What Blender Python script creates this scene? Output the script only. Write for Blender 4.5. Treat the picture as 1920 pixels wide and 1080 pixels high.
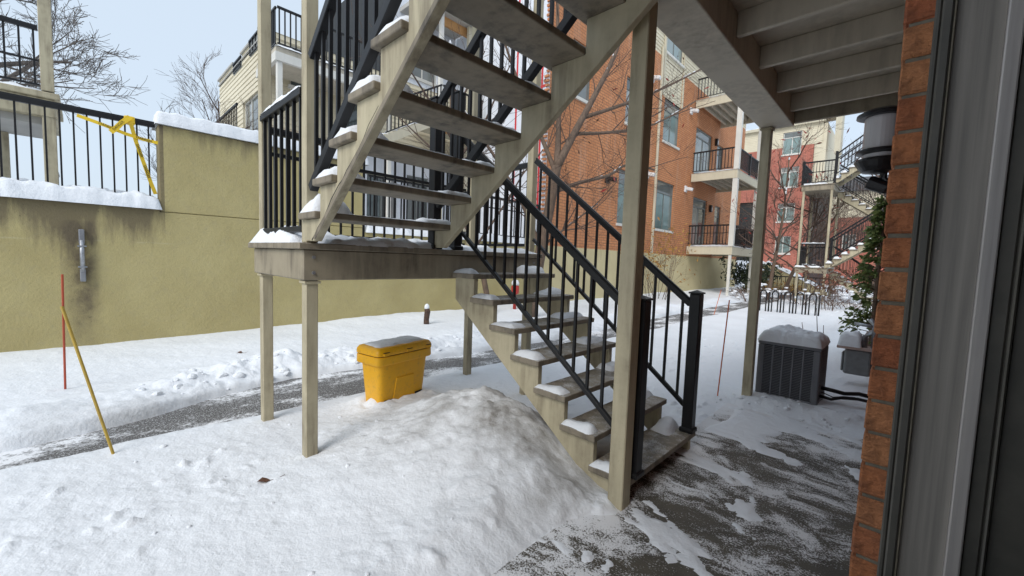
import bpy, bmesh, math, random
import numpy as np
from mathutils import Vector, Matrix

# ------------------------------------------------------------------ camera, sky, sun, exposure
for o in list(bpy.data.objects):
    bpy.data.objects.remove(o)
scene = bpy.context.scene
COL = scene.collection
R = math.radians
SUN_EL, SUN_AZ = R(42), R(163)

def cam_matrix(yaw, pitch, roll):
    cy, sy, cp, sp = math.cos(yaw), math.sin(yaw), math.cos(pitch), math.sin(pitch)
    fwd = Vector((-sy*cp, cy*cp, -sp)); right = Vector((cy, sy, 0)); up = right.cross(fwd)
    cr, sr = math.cos(roll), math.sin(roll)
    r2 = cr*right + sr*up; u2 = -sr*right + cr*up
    m = Matrix((r2, u2, -fwd)).transposed().to_4x4()
    return m
cam_d = bpy.data.cameras.new('camera'); cam = bpy.data.objects.new('camera', cam_d); COL.objects.link(cam)
cam.matrix_world = Matrix.Translation((0, 0, 1.55)) @ cam_matrix(R(43.773), R(4.099), R(2.014))
cam_d.sensor_width = 36; cam_d.lens = 14.43; cam_d.clip_start = 0.02; cam_d.clip_end = 2000
scene.camera = cam
scene.render.resolution_x = 1024; scene.render.resolution_y = 576

world = bpy.data.worlds.new('World'); scene.world = world; world.use_nodes = True
nt = world.node_tree; nt.nodes.clear()
sky = nt.nodes.new('ShaderNodeTexSky'); sky.sky_type = 'NISHITA'; sky.sun_disc = False
sky.sun_elevation = SUN_EL; sky.sun_rotation = SUN_AZ; sky.air_density = 1.0; sky.dust_density = 4.0; sky.ozone_density = 1.5
mixw = nt.nodes.new('ShaderNodeMix'); mixw.data_type = 'RGBA'; mixw.inputs[0].default_value = 0.8
mixw.inputs[7].default_value = (4.95, 5.75, 6.6, 1)                     # an even veil of high cloud
bg = nt.nodes.new('ShaderNodeBackground'); bg.inputs[1].default_value = 0.10
wo = nt.nodes.new('ShaderNodeOutputWorld')
nt.links.new(sky.outputs[0], mixw.inputs[6]); nt.links.new(mixw.outputs[2], bg.inputs[0]); nt.links.new(bg.outputs[0], wo.inputs[0])

sun_d = bpy.data.lights.new('sun', 'SUN'); sun_d.energy = 1.25; sun_d.angle = R(30); sun_d.color = (1, .975, .94)
sun = bpy.data.objects.new('sun', sun_d); COL.objects.link(sun)
sd = Vector((math.sin(SUN_AZ)*math.cos(SUN_EL), math.cos(SUN_AZ)*math.cos(SUN_EL), math.sin(SUN_EL)))
sun.rotation_euler = sd.to_track_quat('Z', 'Y').to_euler()
scene.view_settings.view_transform = 'Standard'; scene.view_settings.look = 'None'
scene.view_settings.exposure = 0.68; scene.view_settings.gamma = 1
scene.render.engine = 'CYCLES'

# ------------------------------------------------------------------ noise
_T = {}
def vnoise(x, y, seed=0):
    if seed not in _T: _T[seed] = np.random.RandomState(seed).rand(256, 256)
    t = _T[seed]
    xi = np.floor(x).astype(int); yi = np.floor(y).astype(int); fx = x-xi; fy = y-yi
    fx = fx*fx*(3-2*fx); fy = fy*fy*(3-2*fy)
    a = t[xi % 256, yi % 256]; b = t[(xi+1) % 256, yi % 256]; c = t[xi % 256, (yi+1) % 256]; d = t[(xi+1) % 256, (yi+1) % 256]
    return (a*(1-fx)+b*fx)*(1-fy)+(c*(1-fx)+d*fx)*fy
def fbm(x, y, seed=0, octaves=4, gain=.5):
    s = 0; a = 1; n = 0
    for k in range(octaves):
        s = s+a*vnoise(x*2**k+17.3*k, y*2**k+9.1*k, seed+k); n += a; a *= gain
        x, y = .8*x-.6*y, .6*x+.8*y
    return s/n
def billow(x, y, seed=0, octaves=3, gain=.5):
    s = 0; a = 1; n = 0
    for k in range(octaves):
        s = s+a*np.abs(2*vnoise(x*2**k+7.3*k, y*2**k+3.1*k, seed+k)-1); n += a; a *= gain
        x, y = .8*x-.6*y, .6*x+.8*y
    return s/n

# ------------------------------------------------------------------ materials
MATS = {}
class NM:
    def __init__(s, name):
        s.m = bpy.data.materials.new(name); s.m.use_nodes = True; s.t = s.m.node_tree
        s.b = s.t.nodes['Principled BSDF']; MATS[name] = s.m
        s.co = s.t.nodes.new('ShaderNodeTexCoord')
    def n(s, typ, **kw):
        nd = s.t.nodes.new(typ)
        for k, v in kw.items():
            if k.startswith('i_'):
                key = k[2:]; key = int(key) if key.isdigit() else key.replace('_', ' ')
                if hasattr(v, 'is_output') or isinstance(v, bpy.types.NodeSocket): s.t.links.new(v, nd.inputs[key])
                else: nd.inputs[key].default_value = v
            else: setattr(nd, k, v)
        return nd
    def l(s, a, b): s.t.links.new(a, b)
    def vec(s, sc=(1, 1, 1), src='Object'):
        return s.n('ShaderNodeMapping', i_0=s.co.outputs[src], i_Scale=sc).outputs[0]
    def noise(s, scale, detail=4, rough=.55, vec=None, src='Object'):
        return s.n('ShaderNodeTexNoise', i_Vector=vec if vec is not None else s.co.outputs[src], i_Scale=scale, i_Detail=detail, i_Roughness=rough).outputs['Fac']
    def ramp(s, fac, stops, interp='LINEAR'):
        r = s.n('ShaderNodeValToRGB', i_0=fac); e = r.color_ramp.elements; r.color_ramp.interpolation = interp
        while len(e) < len(stops): e.new(.5)
        for k, (p, c) in enumerate(stops):
            e[k].position = p; e[k].color = (c, c, c, 1) if isinstance(c, (int, float)) else (*c, 1)
        return r.outputs[0]
    def mix(s, f, a, b, mode='MIX'):
        m = s.n('ShaderNodeMix', data_type='RGBA', blend_type=mode)
        for i, v in ((0, f), (6, a), (7, b)):
            if isinstance(v, bpy.types.NodeSocket): s.l(v, m.inputs[i])
            elif i == 0: m.inputs[0].default_value = v
            else: m.inputs[i].default_value = (*v, 1)
        return m.outputs[2]
    def math(s, op, a, b=0.0, c=None):
        m = s.n('ShaderNodeMath', operation=op)
        for i, v in enumerate((a, b) if c is None else (a, b, c)):
            if isinstance(v, bpy.types.NodeSocket): s.l(v, m.inputs[i])
            else: m.inputs[i].default_value = v
        return m.outputs[0]
    def bump(s, h, strength=.3, dist=.01):
        b = s.n('ShaderNodeBump', i_Height=h, i_Strength=strength, i_Distance=dist); s.l(b.outputs[0], s.b.inputs['Normal'])
    def set(s, **kw):
        for k, v in kw.items():
            k = k.replace('_', ' ')
            if isinstance(v, bpy.types.NodeSocket): s.l(v, s.b.inputs[k])
            else: s.b.inputs[k].default_value = (*v, 1) if isinstance(v, tuple) else v
        return s.m

def simple(name, col, col2=None, scale=6, rough=.6, bump=.15, bscale=60, metal=0.0, dist=.004, lo=.35, hi=.7):
    k = NM(name); col2 = col2 or tuple(c*.75 for c in col)
    f = k.ramp(k.noise(scale, 5), [(lo, 0.0), (hi, 1.0)])
    k.set(Base_Color=k.mix(f, col, col2), Roughness=rough, Metallic=metal)
    if bump: k.bump(k.noise(bscale, 3), bump, dist)
    return k.m

def painted(name, col, dirt, amount=.5, grime=2.2):
    """Painted timber: streaky grime, speckles of mildew, wood grain relief."""
    k = NM(name)
    streak = k.noise(1.0, 5, .6, k.vec((14, 14, 1.6)))
    blot = k.noise(grime, 6, .65)
    f = k.math('MULTIPLY', k.ramp(streak, [(.36, 0), (.7, 1)]), k.ramp(blot, [(.35, 0), (.62, 1)]))
    sp = k.ramp(k.noise(90, 2), [(.66, 0), (.74, 1)])
    f = k.math('MINIMUM', k.math('ADD', k.math('MULTIPLY', f, amount), k.math('MULTIPLY', sp, .22*amount)), 1.0)
    base = k.mix(k.ramp(k.noise(.7, 3), [(.3, 0), (.7, 1)]), col, tuple(c*.88 for c in col))
    k.set(Base_Color=k.mix(f, base, dirt), Roughness=.62)
    k.bump(k.math('ADD', k.noise(1, 4, .6, k.vec((60, 60, 4))), k.noise(25, 4)), .16, .004)
    return k.m
painted('tan_paint', (.50, .445, .305), (.13, .10, .065), .85)
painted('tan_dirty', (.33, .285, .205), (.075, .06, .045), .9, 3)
painted('tread_wood', (.27, .23, .17), (.06, .05, .04), 1.0, 4)
def frost_top(name):
    m = MATS[name]; k = NM.__new__(NM); k.m = m; k.t = m.node_tree; k.b = k.t.nodes['Principled BSDF']; k.co = k.t.nodes.new('ShaderNodeTexCoord')
    src = k.b.inputs['Base Color'].links[0].from_socket
    nz = k.n('ShaderNodeSeparateXYZ', i_0=k.n('ShaderNodeNewGeometry').outputs['Normal']).outputs[2]
    f = k.math('MULTIPLY', k.ramp(nz, [(.6, 0), (.9, 1)]), k.ramp(k.math('ADD', k.math('MULTIPLY', k.noise(7, 5, .65), .6), k.math('MULTIPLY', k.noise(80, 3, .7), .4)), [(.48, .03), (.68, .75)]))
    k.set(Base_Color=k.mix(f, src, (.78, .80, .83)))
frost_top('tread_wood')
painted('deck_paint', (.55, .50, .40), (.13, .11, .085), .5, 1.6)
painted('white_trim', (.68, .67, .62), (.4, .38, .33), .25)
painted('cream_trim', (.58, .53, .40), (.3, .27, .2), .3)
simple('black_metal', (.009, .009, .010), (.014, .014, .015), 8, .38, .05, 150); MATS['black_metal'].node_tree.nodes['Principled BSDF'].inputs['Specular IOR Level'].default_value = .32
simple('grey_metal', (.30, .31, .33), (.22, .22, .24), 10, .45, .1, 40, .6)
simple('galvanized', (.42, .44, .47), (.28, .29, .31), 25, .42, .08, 60, .7)
simple('rust_stub', (.10, .055, .035), (.03, .02, .017), 20, .8, .6, 40, dist=.02)

def snow(name, dirty):
    k = NM(name)
    d = k.n('ShaderNodeAttribute', attribute_name='grit').outputs['Fac'] if dirty > .3 else k.math('MULTIPLY', k.ramp(k.noise(1.3, 6, .65), [(.48, 0), (.72, 1)]), dirty)
    d = k.math('MULTIPLY', d, k.ramp(k.noise(14, 5, .7), [(.3, .55), (.65, 1)]))
    sp = k.ramp(k.noise(55, 3, .6), [(.70, 0), (.76, 1)])
    d = k.math('MINIMUM', k.math('ADD', d, k.math('MULTIPLY', sp, .35*dirty)), 1.0)
    k.set(Base_Color=k.mix(d, (.77, .80, .84), (.25, .24, .225)), Roughness=.75, Specular_IOR_Level=.25)
    h = k.math('ADD', k.noise(9, 6, .6), k.math('MULTIPLY', k.noise(48, 3, .55), .22))
    k.bump(h, .6, .03)
    return k.m
snow('snow', 0.10); snow('snow_worn', .55)

# retaining wall: sand-coloured parging with rain stains
def parging():
    k = NM('parging')
    ob = k.co.outputs['Object']; sx = k.n('ShaderNodeSeparateXYZ', i_0=ob); y, z = k.math('ADD', sx.outputs[1], 1.0), sx.outputs[2]
    base = k.mix(k.ramp(k.noise(1.1, 6, .6), [(.3, 0), (.7, 1)]), (.475, .405, .195), (.385, .32, .145))
    base = k.mix(k.ramp(k.noise(7, 6, .7), [(.5, 0), (.8, .5)]), base, (.37, .32, .19))
    streak = k.noise(1, 6, .65, k.vec((1, 2.6, .35)))
    # damp soiling under the coping of the low stretch and below the conduit
    hi = k.ramp(k.math('ADD', k.math('SUBTRACT', z, 1.62), k.math('MULTIPLY', k.math('SUBTRACT', streak, .5), 2.2)), [(.02, 0), (.42, 1)])
    yl = k.math('MULTIPLY', k.math('LESS_THAN', y, .95), k.ramp(k.noise(1, 3, .5, k.vec((1, .9, .1))), [(.34, .2), (.52, 1)]))
    s1 = k.math('MULTIPLY', k.math('MULTIPLY', hi, yl), .78)
    dy = k.math('ABSOLUTE', k.math('ADD', y, .02)); w = k.math('ADD', .10, k.math('MULTIPLY', streak, .22))
    s2 = k.math('MULTIPLY', k.ramp(k.math('DIVIDE', dy, w), [(.3, 1), (1.3, 0)]), k.ramp(k.math('MULTIPLY', z, .5), [(.06, .35), (.3, .9), (.86, 1), (.95, 0)]))
    s2 = k.math('MULTIPLY', s2, k.ramp(k.noise(5, 5, .6), [(.3, .3), (.65, 1)]))
    s3 = k.math('MULTIPLY', k.ramp(k.math('ADD', k.math('SUBTRACT', z, 3.1), k.math('MULTIPLY', k.math('SUBTRACT', streak, .5), 1.8)), [(.15, 0), (.6, .75)]), k.math('GREATER_THAN', z, 2.12))
    jl = k.math('MULTIPLY', k.ramp(k.math('ABSOLUTE', k.math('ADD', k.math('SUBTRACT', z, 1.60), k.math('MULTIPLY', k.math('SUBTRACT', k.noise(2, 3), .5), .06))), [(.004, 1), (.016, 0)]), k.ramp(k.noise(1.3, 3), [(.45, 0), (.6, .5)]))
    base = k.mix(jl, base, (.55, .50, .33))
    pit = k.math('MULTIPLY', k.ramp(k.noise(38, 3, .6), [(.66, 0), (.72, .8)]), k.ramp(k.noise(1.6, 3), [(.42, 0), (.6, 1)]))
    s = k.math('MINIMUM', k.math('ADD', k.math('ADD', s1, s2), k.math('ADD', s3, k.math('MULTIPLY', pit, .6))), .93)
    k.set(Base_Color=k.mix(s, base, (.11, .085, .055)), Roughness=.85)
    k.bump(k.math('ADD', k.math('ADD', k.noise(30, 5, .6), k.noise(2.0, 3)), k.noise(9, 4, .6)), .55, .015)
parging()
simple('foundation', (.58, .50, .29), (.50, .42, .24), .8, .85, .3, 30, dist=.01)

def brickmat(name, c1, c2, mortar, axis, bw=.21, bh=.075):
    k = NM(name)
    s = k.n('ShaderNodeSeparateXYZ', i_0=k.co.outputs['Object'])
    v = k.n('ShaderNodeCombineXYZ', i_0=s.outputs[1 if axis == 'x' else 0], i_1=s.outputs[2]).outputs[0]
    b = k.n('ShaderNodeTexBrick', i_Vector=v, i_Scale=1.0, i_Color1=(*c1, 1), i_Color2=(*c2, 1), i_Mortar=(*mortar, 1))
    b.inputs['Mortar Size'].default_value = .006 if bh < .1 else .013; b.inputs['Brick Width'].default_value = bw; b.inputs['Row Height'].default_value = bh
    b.inputs['Bias'].default_value = -.2; b.inputs['Mortar Smooth'].default_value = .2
    w = k.mix(k.ramp(k.noise(.6, 5, .6), [(.35, 0), (.75, .55)]), b.outputs[0], tuple(c*.62 for c in c1))
    w = k.mix(k.ramp(k.noise(1, 4, .6, k.vec((2.5, 2.5, .3))), [(.55, 0), (.8, .3)]), w, (.55, .45, .36))
    k.set(Base_Color=w, Roughness=.82)
    k.bump(k.math('ADD', b.outputs[1], k.math('MULTIPLY', k.noise(40, 3), -.5)), -.5, .012)
brickmat('orange_brick', (.60, .25, .105), (.49, .185, .075), (.26, .125, .065), 'x', .30, .105)
brickmat('orange_brick_end', (.60, .25, .105), (.49, .185, .075), (.26, .125, .065), 'y', .30, .105)
brickmat('red_brick', (.47, .16, .11), (.39, .13, .09), (.22, .09, .07), 'y', .36, .13)
brickmat('house_brick', (.22, .07, .03), (.15, .05, .025), (.08, .072, .06), 'x')
def near_brick():
    k = NM('near_brick')
    r = k.n('ShaderNodeObjectInfo').outputs['Random']
    base = k.ramp(r, [(0, (.36, .105, .042)), (.35, (.50, .18, .07)), (.7, (.54, .235, .10)), (1, (.42, .115, .047))])
    drag = k.noise(1, 5, .65, k.vec((25, 25, 130)))
    blot = k.noise(26, 6, .7)
    c = k.mix(k.ramp(blot, [(.42, 0), (.72, .75)]), base, (.10, .035, .018))
    c = k.mix(k.ramp(drag, [(.6, 0), (.78, .5)]), c, (.36, .19, .11))
    k.set(Base_Color=c, Roughness=.85)
    k.bump(k.math('ADD', drag, k.math('MULTIPLY', blot, 1.6)), 1.0, .012)
near_brick()
simple('mortar', (.20, .175, .13), (.12, .105, .08), 40, .9, .6, 120)
simple('frame_dark', (.08, .072, .058), (.05, .046, .038), 9, .45, .1, 80)
def brushed(name, c1, c2, rough, metal):
    k = NM(name); f = k.noise(1, 5, .6, k.vec((55, 55, 1.4)))
    k.set(Base_Color=k.mix(k.ramp(f, [(.35, 0), (.7, 1)]), c1, c2), Roughness=rough, Metallic=metal)
    k.bump(f, .12, .003)
brushed('jamb_grey', (.30, .268, .232), (.17, .152, .132), .55, 0.0)
brushed('strip_metal', (.44, .40, .37), (.27, .25, .24), .4, .3)
simple('bead_tan', (.26, .22, .16), (.16, .14, .1), 30, .6, .1)
simple('interior_dark', (.012, .014, .014), (.02, .022, .022), 3, .6, 0)

simple('cream_siding', (.66, .60, .45), (.59, .53, .39), 1.2, .6, .05, 30)
simple('grey_soffit', (.42, .41, .38), (.34, .33, .31), 2, .7, .1)
def wrapmat():
    k = NM('house_wrap')
    mk = k.ramp(k.noise(1, 2, .5, k.vec((9, 9, 15))), [(.66, 0), (.69, 1)])
    mk = k.math('MULTIPLY', mk, k.ramp(k.noise(1.6, 2), [(.52, 0), (.56, 1)]))
    c = k.mix(k.ramp(k.noise(1.2, 4), [(.3, 0), (.7, 1)]), (.72, .75, .80), (.60, .63, .68))
    k.set(Base_Color=k.mix(k.math('MULTIPLY', mk, .55), c, (.08, .12, .2)), Roughness=.55); k.bump(k.noise(3, 5, .6), .5, .05)
wrapmat()
simple('red_tape', (.62, .03, .035), (.5, .03, .03), 5, .5, 0)
simple('ink_teal', (.03, .17, .2), (.03, .14, .17), 5, .6, 0)
simple('raw_timber', (.50, .27, .10), (.40, .2, .07), 6, .7, .2)
def glassmat(name, c, rough=.06):
    k = NM(name)
    k.set(Base_Color=k.mix(k.math('MULTIPLY', k.n('ShaderNodeObjectInfo').outputs['Random'], .5), k.mix(k.ramp(k.noise(.8, 3), [(.35, 0), (.65, 1)]), c, tuple(v*.5 for v in c)), (.45, .46, .44)), Roughness=rough, Specular_IOR_Level=.9); k.bump(k.noise(1.3, 2), .03, .05)
glassmat('glass', (.06, .085, .085)); glassmat('glass_teal', (.13, .24, .23)); glassmat('curtain_glass', (.40, .44, .42), .1)
simple('window_frame', (.20, .21, .20), (.15, .16, .15), 4, .5, 0)
simple('roof_dark', (.09, .09, .095), (.06, .06, .065), 4, .8, .3)
def asphalt():
    k = NM('asphalt_dusted')
    g = k.noise(130, 3, .7); pat = k.noise(1.5, 6, .62, k.vec((1.6, .7, 1)))
    v = k.math('ADD', k.math('MULTIPLY', pat, 1.1), k.math('MULTIPLY', k.noise(34, 4, .7), .55))
    f = k.math('MAXIMUM', k.ramp(v, [(.82, 0.0), (.96, 1)]), k.ramp(k.noise(85, 3, .8), [(.52, 0), (.63, .7)]))
    c = k.mix(k.ramp(g, [(.35, 0), (.7, 1)]), (.05, .048, .046), (.13, .125, .12))
    k.set(Base_Color=k.mix(f, c, (.80, .815, .84)), Roughness=.8); k.bump(k.math('ADD', g, f), .5, .008)
asphalt()
def slabmat():
    k = NM('slab_dusted')
    vv = k.n('ShaderNodeMapping', i_0=k.co.outputs['Object'], i_Rotation=(0, 0, R(-24)), i_Scale=(1.0, 1.7, 1)).outputs[0]
    warp = k.n('ShaderNodeTexNoise', i_Vector=k.co.outputs['Object'], i_Scale=1.6, i_Detail=3)
    w2 = k.n('ShaderNodeVectorMath', operation='MULTIPLY_ADD', i_0=warp.outputs['Color'], i_1=(.9, .9, 0), i_2=vv).outputs[0]
    pat = k.noise(1.25, 7, .66, w2); mid = k.noise(9, 5, .7, w2); fine = k.noise(95, 4, .75)
    sx = k.n('ShaderNodeSeparateXYZ', i_0=k.co.outputs['Object']); x, y = sx.outputs[0], sx.outputs[1]
    edge = k.math('MULTIPLY', k.ramp(k.math('ADD', k.math('MULTIPLY', x, -1), -.78), [(.0, 0), (.4, 1)]), .12)   # drifts in from the lawn side
    far = k.math('MULTIPLY', k.ramp(k.math('MULTIPLY', k.math('SUBTRACT', y, 3.6), .5), [(.0, 0), (.7, 1)]), .16)
    st = lambda q, lo, hi: k.ramp(q, [(lo, 0), (hi, 1)])
    v = k.math('ADD', k.math('ADD', k.math('MULTIPLY', st(pat, .36, .64), .42), k.math('MULTIPLY', st(mid, .32, .68), .22)), k.math('ADD', k.math('MULTIPLY', st(fine, .3, .7), .46), k.math('ADD', edge, far)))
    f = k.ramp(v, [(.565, 0.0), (.65, .9)])
    c = k.mix(k.ramp(k.noise(3.5, 5, .6), [(.35, 0), (.7, 1)]), (.10, .087, .064), (.05, .044, .034))
    c = k.mix(k.ramp(k.noise(120, 2), [(.55, 0), (.75, .5)]), c, (.19, .175, .14))
    k.set(Base_Color=k.mix(f, c, (.82, .835, .86)), Roughness=k.ramp(f, [(0, .55), (1, .8)]))
    k.bump(k.math('ADD', k.math('MULTIPLY', f, 1.2), k.math('MULTIPLY', k.noise(160, 3), .3)), .6, .012)
slabmat()
def bark(name, c1, c2):
    k = NM(name)
    k.set(Base_Color=k.mix(k.ramp(k.noise(1, 6, .7, k.vec((18, 18, 5))), [(.35, 0), (.65, 1)]), c1, c2), Roughness=.85)
    k.bump(k.noise(1, 5, .7, k.vec((40, 40, 10))), .7, .01)
bark('bark', (.17, .115, .08), (.085, .058, .042)); bark('bark_grey', (.15, .13, .115), (.075, .064, .058)); bark('twig', (.13, .085, .062), (.075, .05, .04))
def leafmat(name, c1, c2):
    k = NM(name); r = k.n('ShaderNodeNewGeometry').outputs['Random Per Island']
    k.set(Base_Color=k.mix(r, c1, c2), Roughness=.65)
leafmat('cedar_leaf', (.06, .105, .025), (.16, .20, .06)); leafmat('evergreen_leaf', (.02, .035, .015), (.045, .06, .025))
leafmat('gold_leaf', (.42, .24, .05), (.25, .12, .03)); leafmat('red_leaf', (.30, .025, .02), (.17, .035, .02)); leafmat('brown_leaf', (.13, .055, .025), (.07, .03, .015))
def plastic():
    k = NM('yellow_plastic')
    c = k.mix(k.ramp(k.noise(3, 6, .65), [(.35, 0), (.75, .6)]), (.83, .43, .004), (.72, .35, .004))
    c = k.mix(k.math('MULTIPLY', k.ramp(k.noise(22, 6, .75), [(.52, 0), (.75, 1)]), .55), c, (.38, .21, .04))
    k.set(Base_Color=c, Roughness=.42); k.bump(k.noise(140, 2), .1, .003)
plastic()
simple('unit_grey', (.165, .17, .185), (.13, .135, .15), 6, .5, .1, 90)
simple('unit_dark', (.01, .01, .011), (.015, .015, .016), 6, .7, 0)
simple('lamp_black', (.008, .008, .01), (.014, .014, .016), 8, .35, .05)
simple('opal_glass', (.52, .51, .52), (.46, .45, .46), 5, .3, 0)
simple('stake_orange', (.62, .14, .03), (.5, .1, .025), 9, .5, .05); simple('stake_red', (.42, .07, .03), (.33, .05, .02), 9, .5, .05); simple('stake_yellow', (.50, .34, .05), (.36, .24, .05), 9, .5, .05)
simple('tape_yellow', (.80, .55, .02), (.7, .46, .02), 6, .45, .1); simple('ink_black', (.01, .01, .01), (.01, .01, .01), 5, .6, 0)
simple('meter_grey', (.20, .21, .215), (.14, .145, .15), 12, .55, .1); simple('pipe_pink', (.45, .33, .29), (.36, .26, .23), 9, .6, .1)
simple('red_paint', (.5, .04, .03), (.36, .03, .025), 8, .5, .1); simple('white_plastic', (.72, .72, .72), (.62, .62, .62), 5, .4, 0)
simple('hedge_twig', (.16, .10, .075), (.10, .06, .05), 5, .8, 0)

# ------------------------------------------------------------------ mesh kit
class MB:
    def __init__(s): s.v = []; s.f = []
    def add(s, vs, fs):
        o = len(s.v); s.v += [tuple(map(float, v)) for v in vs]; s.f += [tuple(i+o for i in f) for f in fs]; return s
    def box(s, x0, x1, y0, y1, z0, z1):
        return s.add([(x0, y0, z0), (x1, y0, z0), (x1, y1, z0), (x0, y1, z0), (x0, y0, z1), (x1, y0, z1), (x1, y1, z1), (x0, y1, z1)],
                     [(0, 3, 2, 1), (4, 5, 6, 7), (0, 1, 5, 4), (1, 2, 6, 5), (2, 3, 7, 6), (3, 0, 4, 7)])
    def bar(s, p, q, w, h):
        p, q = Vector(p), Vector(q); d = (q-p).normalized()
        side = d.cross(Vector((0, 0, 1)))
        if side.length < 1e-4: side = Vector((1, 0, 0))
        side.normalize(); up = side.cross(d); a = side*w/2; b = up*h/2
        return s.add([p-a-b, p+a-b, p+a+b, p-a+b, q-a-b, q+a-b, q+a+b, q-a+b], [(0, 1, 2, 3), (7, 6, 5, 4), (0, 4, 5, 1), (1, 5, 6, 2), (2, 6, 7, 3), (3, 7, 4, 0)])
    def prism(s, poly, axis, a, b):
        def P(u, v, t): return {'x': (t, u, v), 'y': (u, t, v), 'z': (u, v, t)}[axis]
        n = len(poly)
        return s.add([P(u, v, a) for u, v in poly]+[P(u, v, b) for u, v in poly],
                     [tuple(range(n)), tuple(range(2*n-1, n-1, -1))]+[(i, i+n, (i+1) % n+n, (i+1) % n) for i in range(n)])
    def tube(s, pts, rad, n=6, cap=True):
        pts = [Vector(p) for p in pts]; rad = rad if isinstance(rad, (list, tuple)) else [rad]*len(pts)
        ref = Vector((.31, .2, .93)); rings = []
        for i, p in enumerate(pts):
            d = (pts[min(i+1, len(pts)-1)]-pts[max(i-1, 0)]).normalized()
            a = d.cross(ref)
            if a.length < .05: a = d.cross(Vector((1, 0, 0)))
            a.normalize(); b = d.cross(a)
            rings.append([p+(a*math.cos(2*math.pi*k/n)+b*math.sin(2*math.pi*k/n))*rad[i] for k in range(n)])
        fs = [(i*n+k, i*n+(k+1) % n, (i+1)*n+(k+1) % n, (i+1)*n+k) for i in range(len(pts)-1) for k in range(n)]
        if cap: fs += [tuple(range(n-1, -1, -1)), tuple(range((len(pts)-1)*n, len(pts)*n))]
        return s.add([v for r in rings for v in r], fs)
    def lathe(s, c, prof, n=28):
        vs = []; fs = []
        for r, z in prof: vs += [(c[0]+r*math.cos(2*math.pi*k/n), c[1]+r*math.sin(2*math.pi*k/n), c[2]+z) for k in range(n)]
        for i in range(len(prof)-1): fs += [(i*n+k, i*n+(k+1) % n, (i+1)*n+(k+1) % n, (i+1)*n+k) for k in range(n)]
        fs += [tuple(range(n-1, -1, -1)), tuple(range((len(prof)-1)*n, len(prof)*n))]
        return s.add(vs, fs)
    def quad(s, a, b, c, d): return s.add([a, b, c, d], [(0, 1, 2, 3)])
ORG = {}
def build(name, mb, mat, parent=None, bevel=0, smooth=False, kind=None, seg=1):
    org = ORG.get(parent, Vector((0, 0, 0)))
    me = bpy.data.meshes.new(name); me.from_pydata([(v[0]-org[0], v[1]-org[1], v[2]-org[2]) for v in mb.v], [], mb.f); me.update()
    bm = bmesh.new(); bm.from_mesh(me); bmesh.ops.recalc_face_normals(bm, faces=bm.faces); bm.to_mesh(me); bm.free()
    me.materials.append(MATS[mat])
    if smooth: me.polygons.foreach_set('use_smooth', [True]*len(me.polygons))
    o = bpy.data.objects.new(name, me); COL.objects.link(o); o.parent = parent; ORG[o] = org
    if bevel:
        m = o.modifiers.new('Bevel', 'BEVEL'); m.width = bevel; m.segments = seg; m.limit_method = 'ANGLE'; m.angle_limit = R(40)
    if kind: o['kind'] = kind
    return o
def tag(o, label, cat, group=None):
    o['label'] = label; o['category'] = cat
    if group: o['group'] = group
    return o
def thing(name, label, cat, loc=(0, 0, 0), group=None):
    o = bpy.data.objects.new(name, None); COL.objects.link(o); o.location = loc; ORG[o] = Vector(loc); o.empty_display_size = .1
    return tag(o, label, cat, group)
def inst(name, me, parent, loc, rot=None, mod=None):
    o = bpy.data.objects.new(name, me); COL.objects.link(o); o.parent = parent; ORG[o] = ORG[parent]
    o.location = Vector(loc)-ORG[parent]
    if rot: o.rotation_euler = rot
    return o
def copy_tree(o, parent=None):
    c = o.copy(); COL.objects.link(c); c.parent = parent
    for ch in o.children: copy_tree(ch, c)
    return c
def meshdata(mb, mat):
    me = bpy.data.meshes.new('shared'); me.from_pydata(mb.v, [], mb.f); me.update(); me.materials.append(MATS[mat]); return me

CAPSEED = [100]
def snow_cap(parent, x0, x1, y0, y1, z, h, res=.025, jag=.02, name='snow_cap', mat='snow', rot=None, slope=None, pw=4, lump=1.0):
    """A lumpy pillow of snow lying on a ledge."""
    CAPSEED[0] += 1; sd = CAPSEED[0]
    nx = max(4, min(60, int((x1-x0)/res))); ny = max(4, min(160, int((y1-y0)/res)))
    u = np.linspace(0, 1, nx+1); v = np.linspace(0, 1, ny+1); U, V = np.meshgrid(u, v, indexing='ij')
    X = x0+(x1-x0)*U; Y = y0+(y1-y0)*V
    n = fbm(X*6+sd*3.1, Y*6+sd*1.7, sd, 4); n2 = fbm(X*16+sd, Y*16, sd+9, 3)
    ed = np.clip(1-np.abs(2*U-1)**pw, 0, 1)*np.clip(1-np.abs(2*V-1)**(pw*max(1, (y1-y0)/(x1-x0))), 0, 1)
    n = .5+(n-.5)*lump; n2 = .5+(n2-.5)*lump
    Z = h*np.sqrt(ed)*(.15+1.45*n)+.5*h*(n2-.5)*np.sqrt(ed)-.004
    X = X+(fbm(Y*9, X*0+sd, sd+3, 3)-.5)*2*jag*np.abs(2*U-1); Y = Y+(fbm(X*9, Y*0+sd, sd+5, 3)-.5)*2*jag*np.abs(2*V-1)
    base = z if slope is None else z+slope(X, Y)
    Z = Z+base
    mb = MB(); vs = np.stack([X.ravel(), Y.ravel(), Z.ravel()], 1); m = ny+1
    fs = [(i*m+j, (i+1)*m+j, (i+1)*m+j+1, i*m+j+1) for i in range(nx) for j in range(ny)]
    if rot:
        c, s_ = math.cos(rot[2]), math.sin(rot[2]); dx = vs[:, 0]-rot[0]; dy = vs[:, 1]-rot[1]
        vs[:, 0] = rot[0]+c*dx-s_*dy; vs[:, 1] = rot[1]+s_*dx+c*dy
    mb.add(vs.tolist(), fs)
    return build(name, mb, mat, parent, smooth=True)

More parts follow.
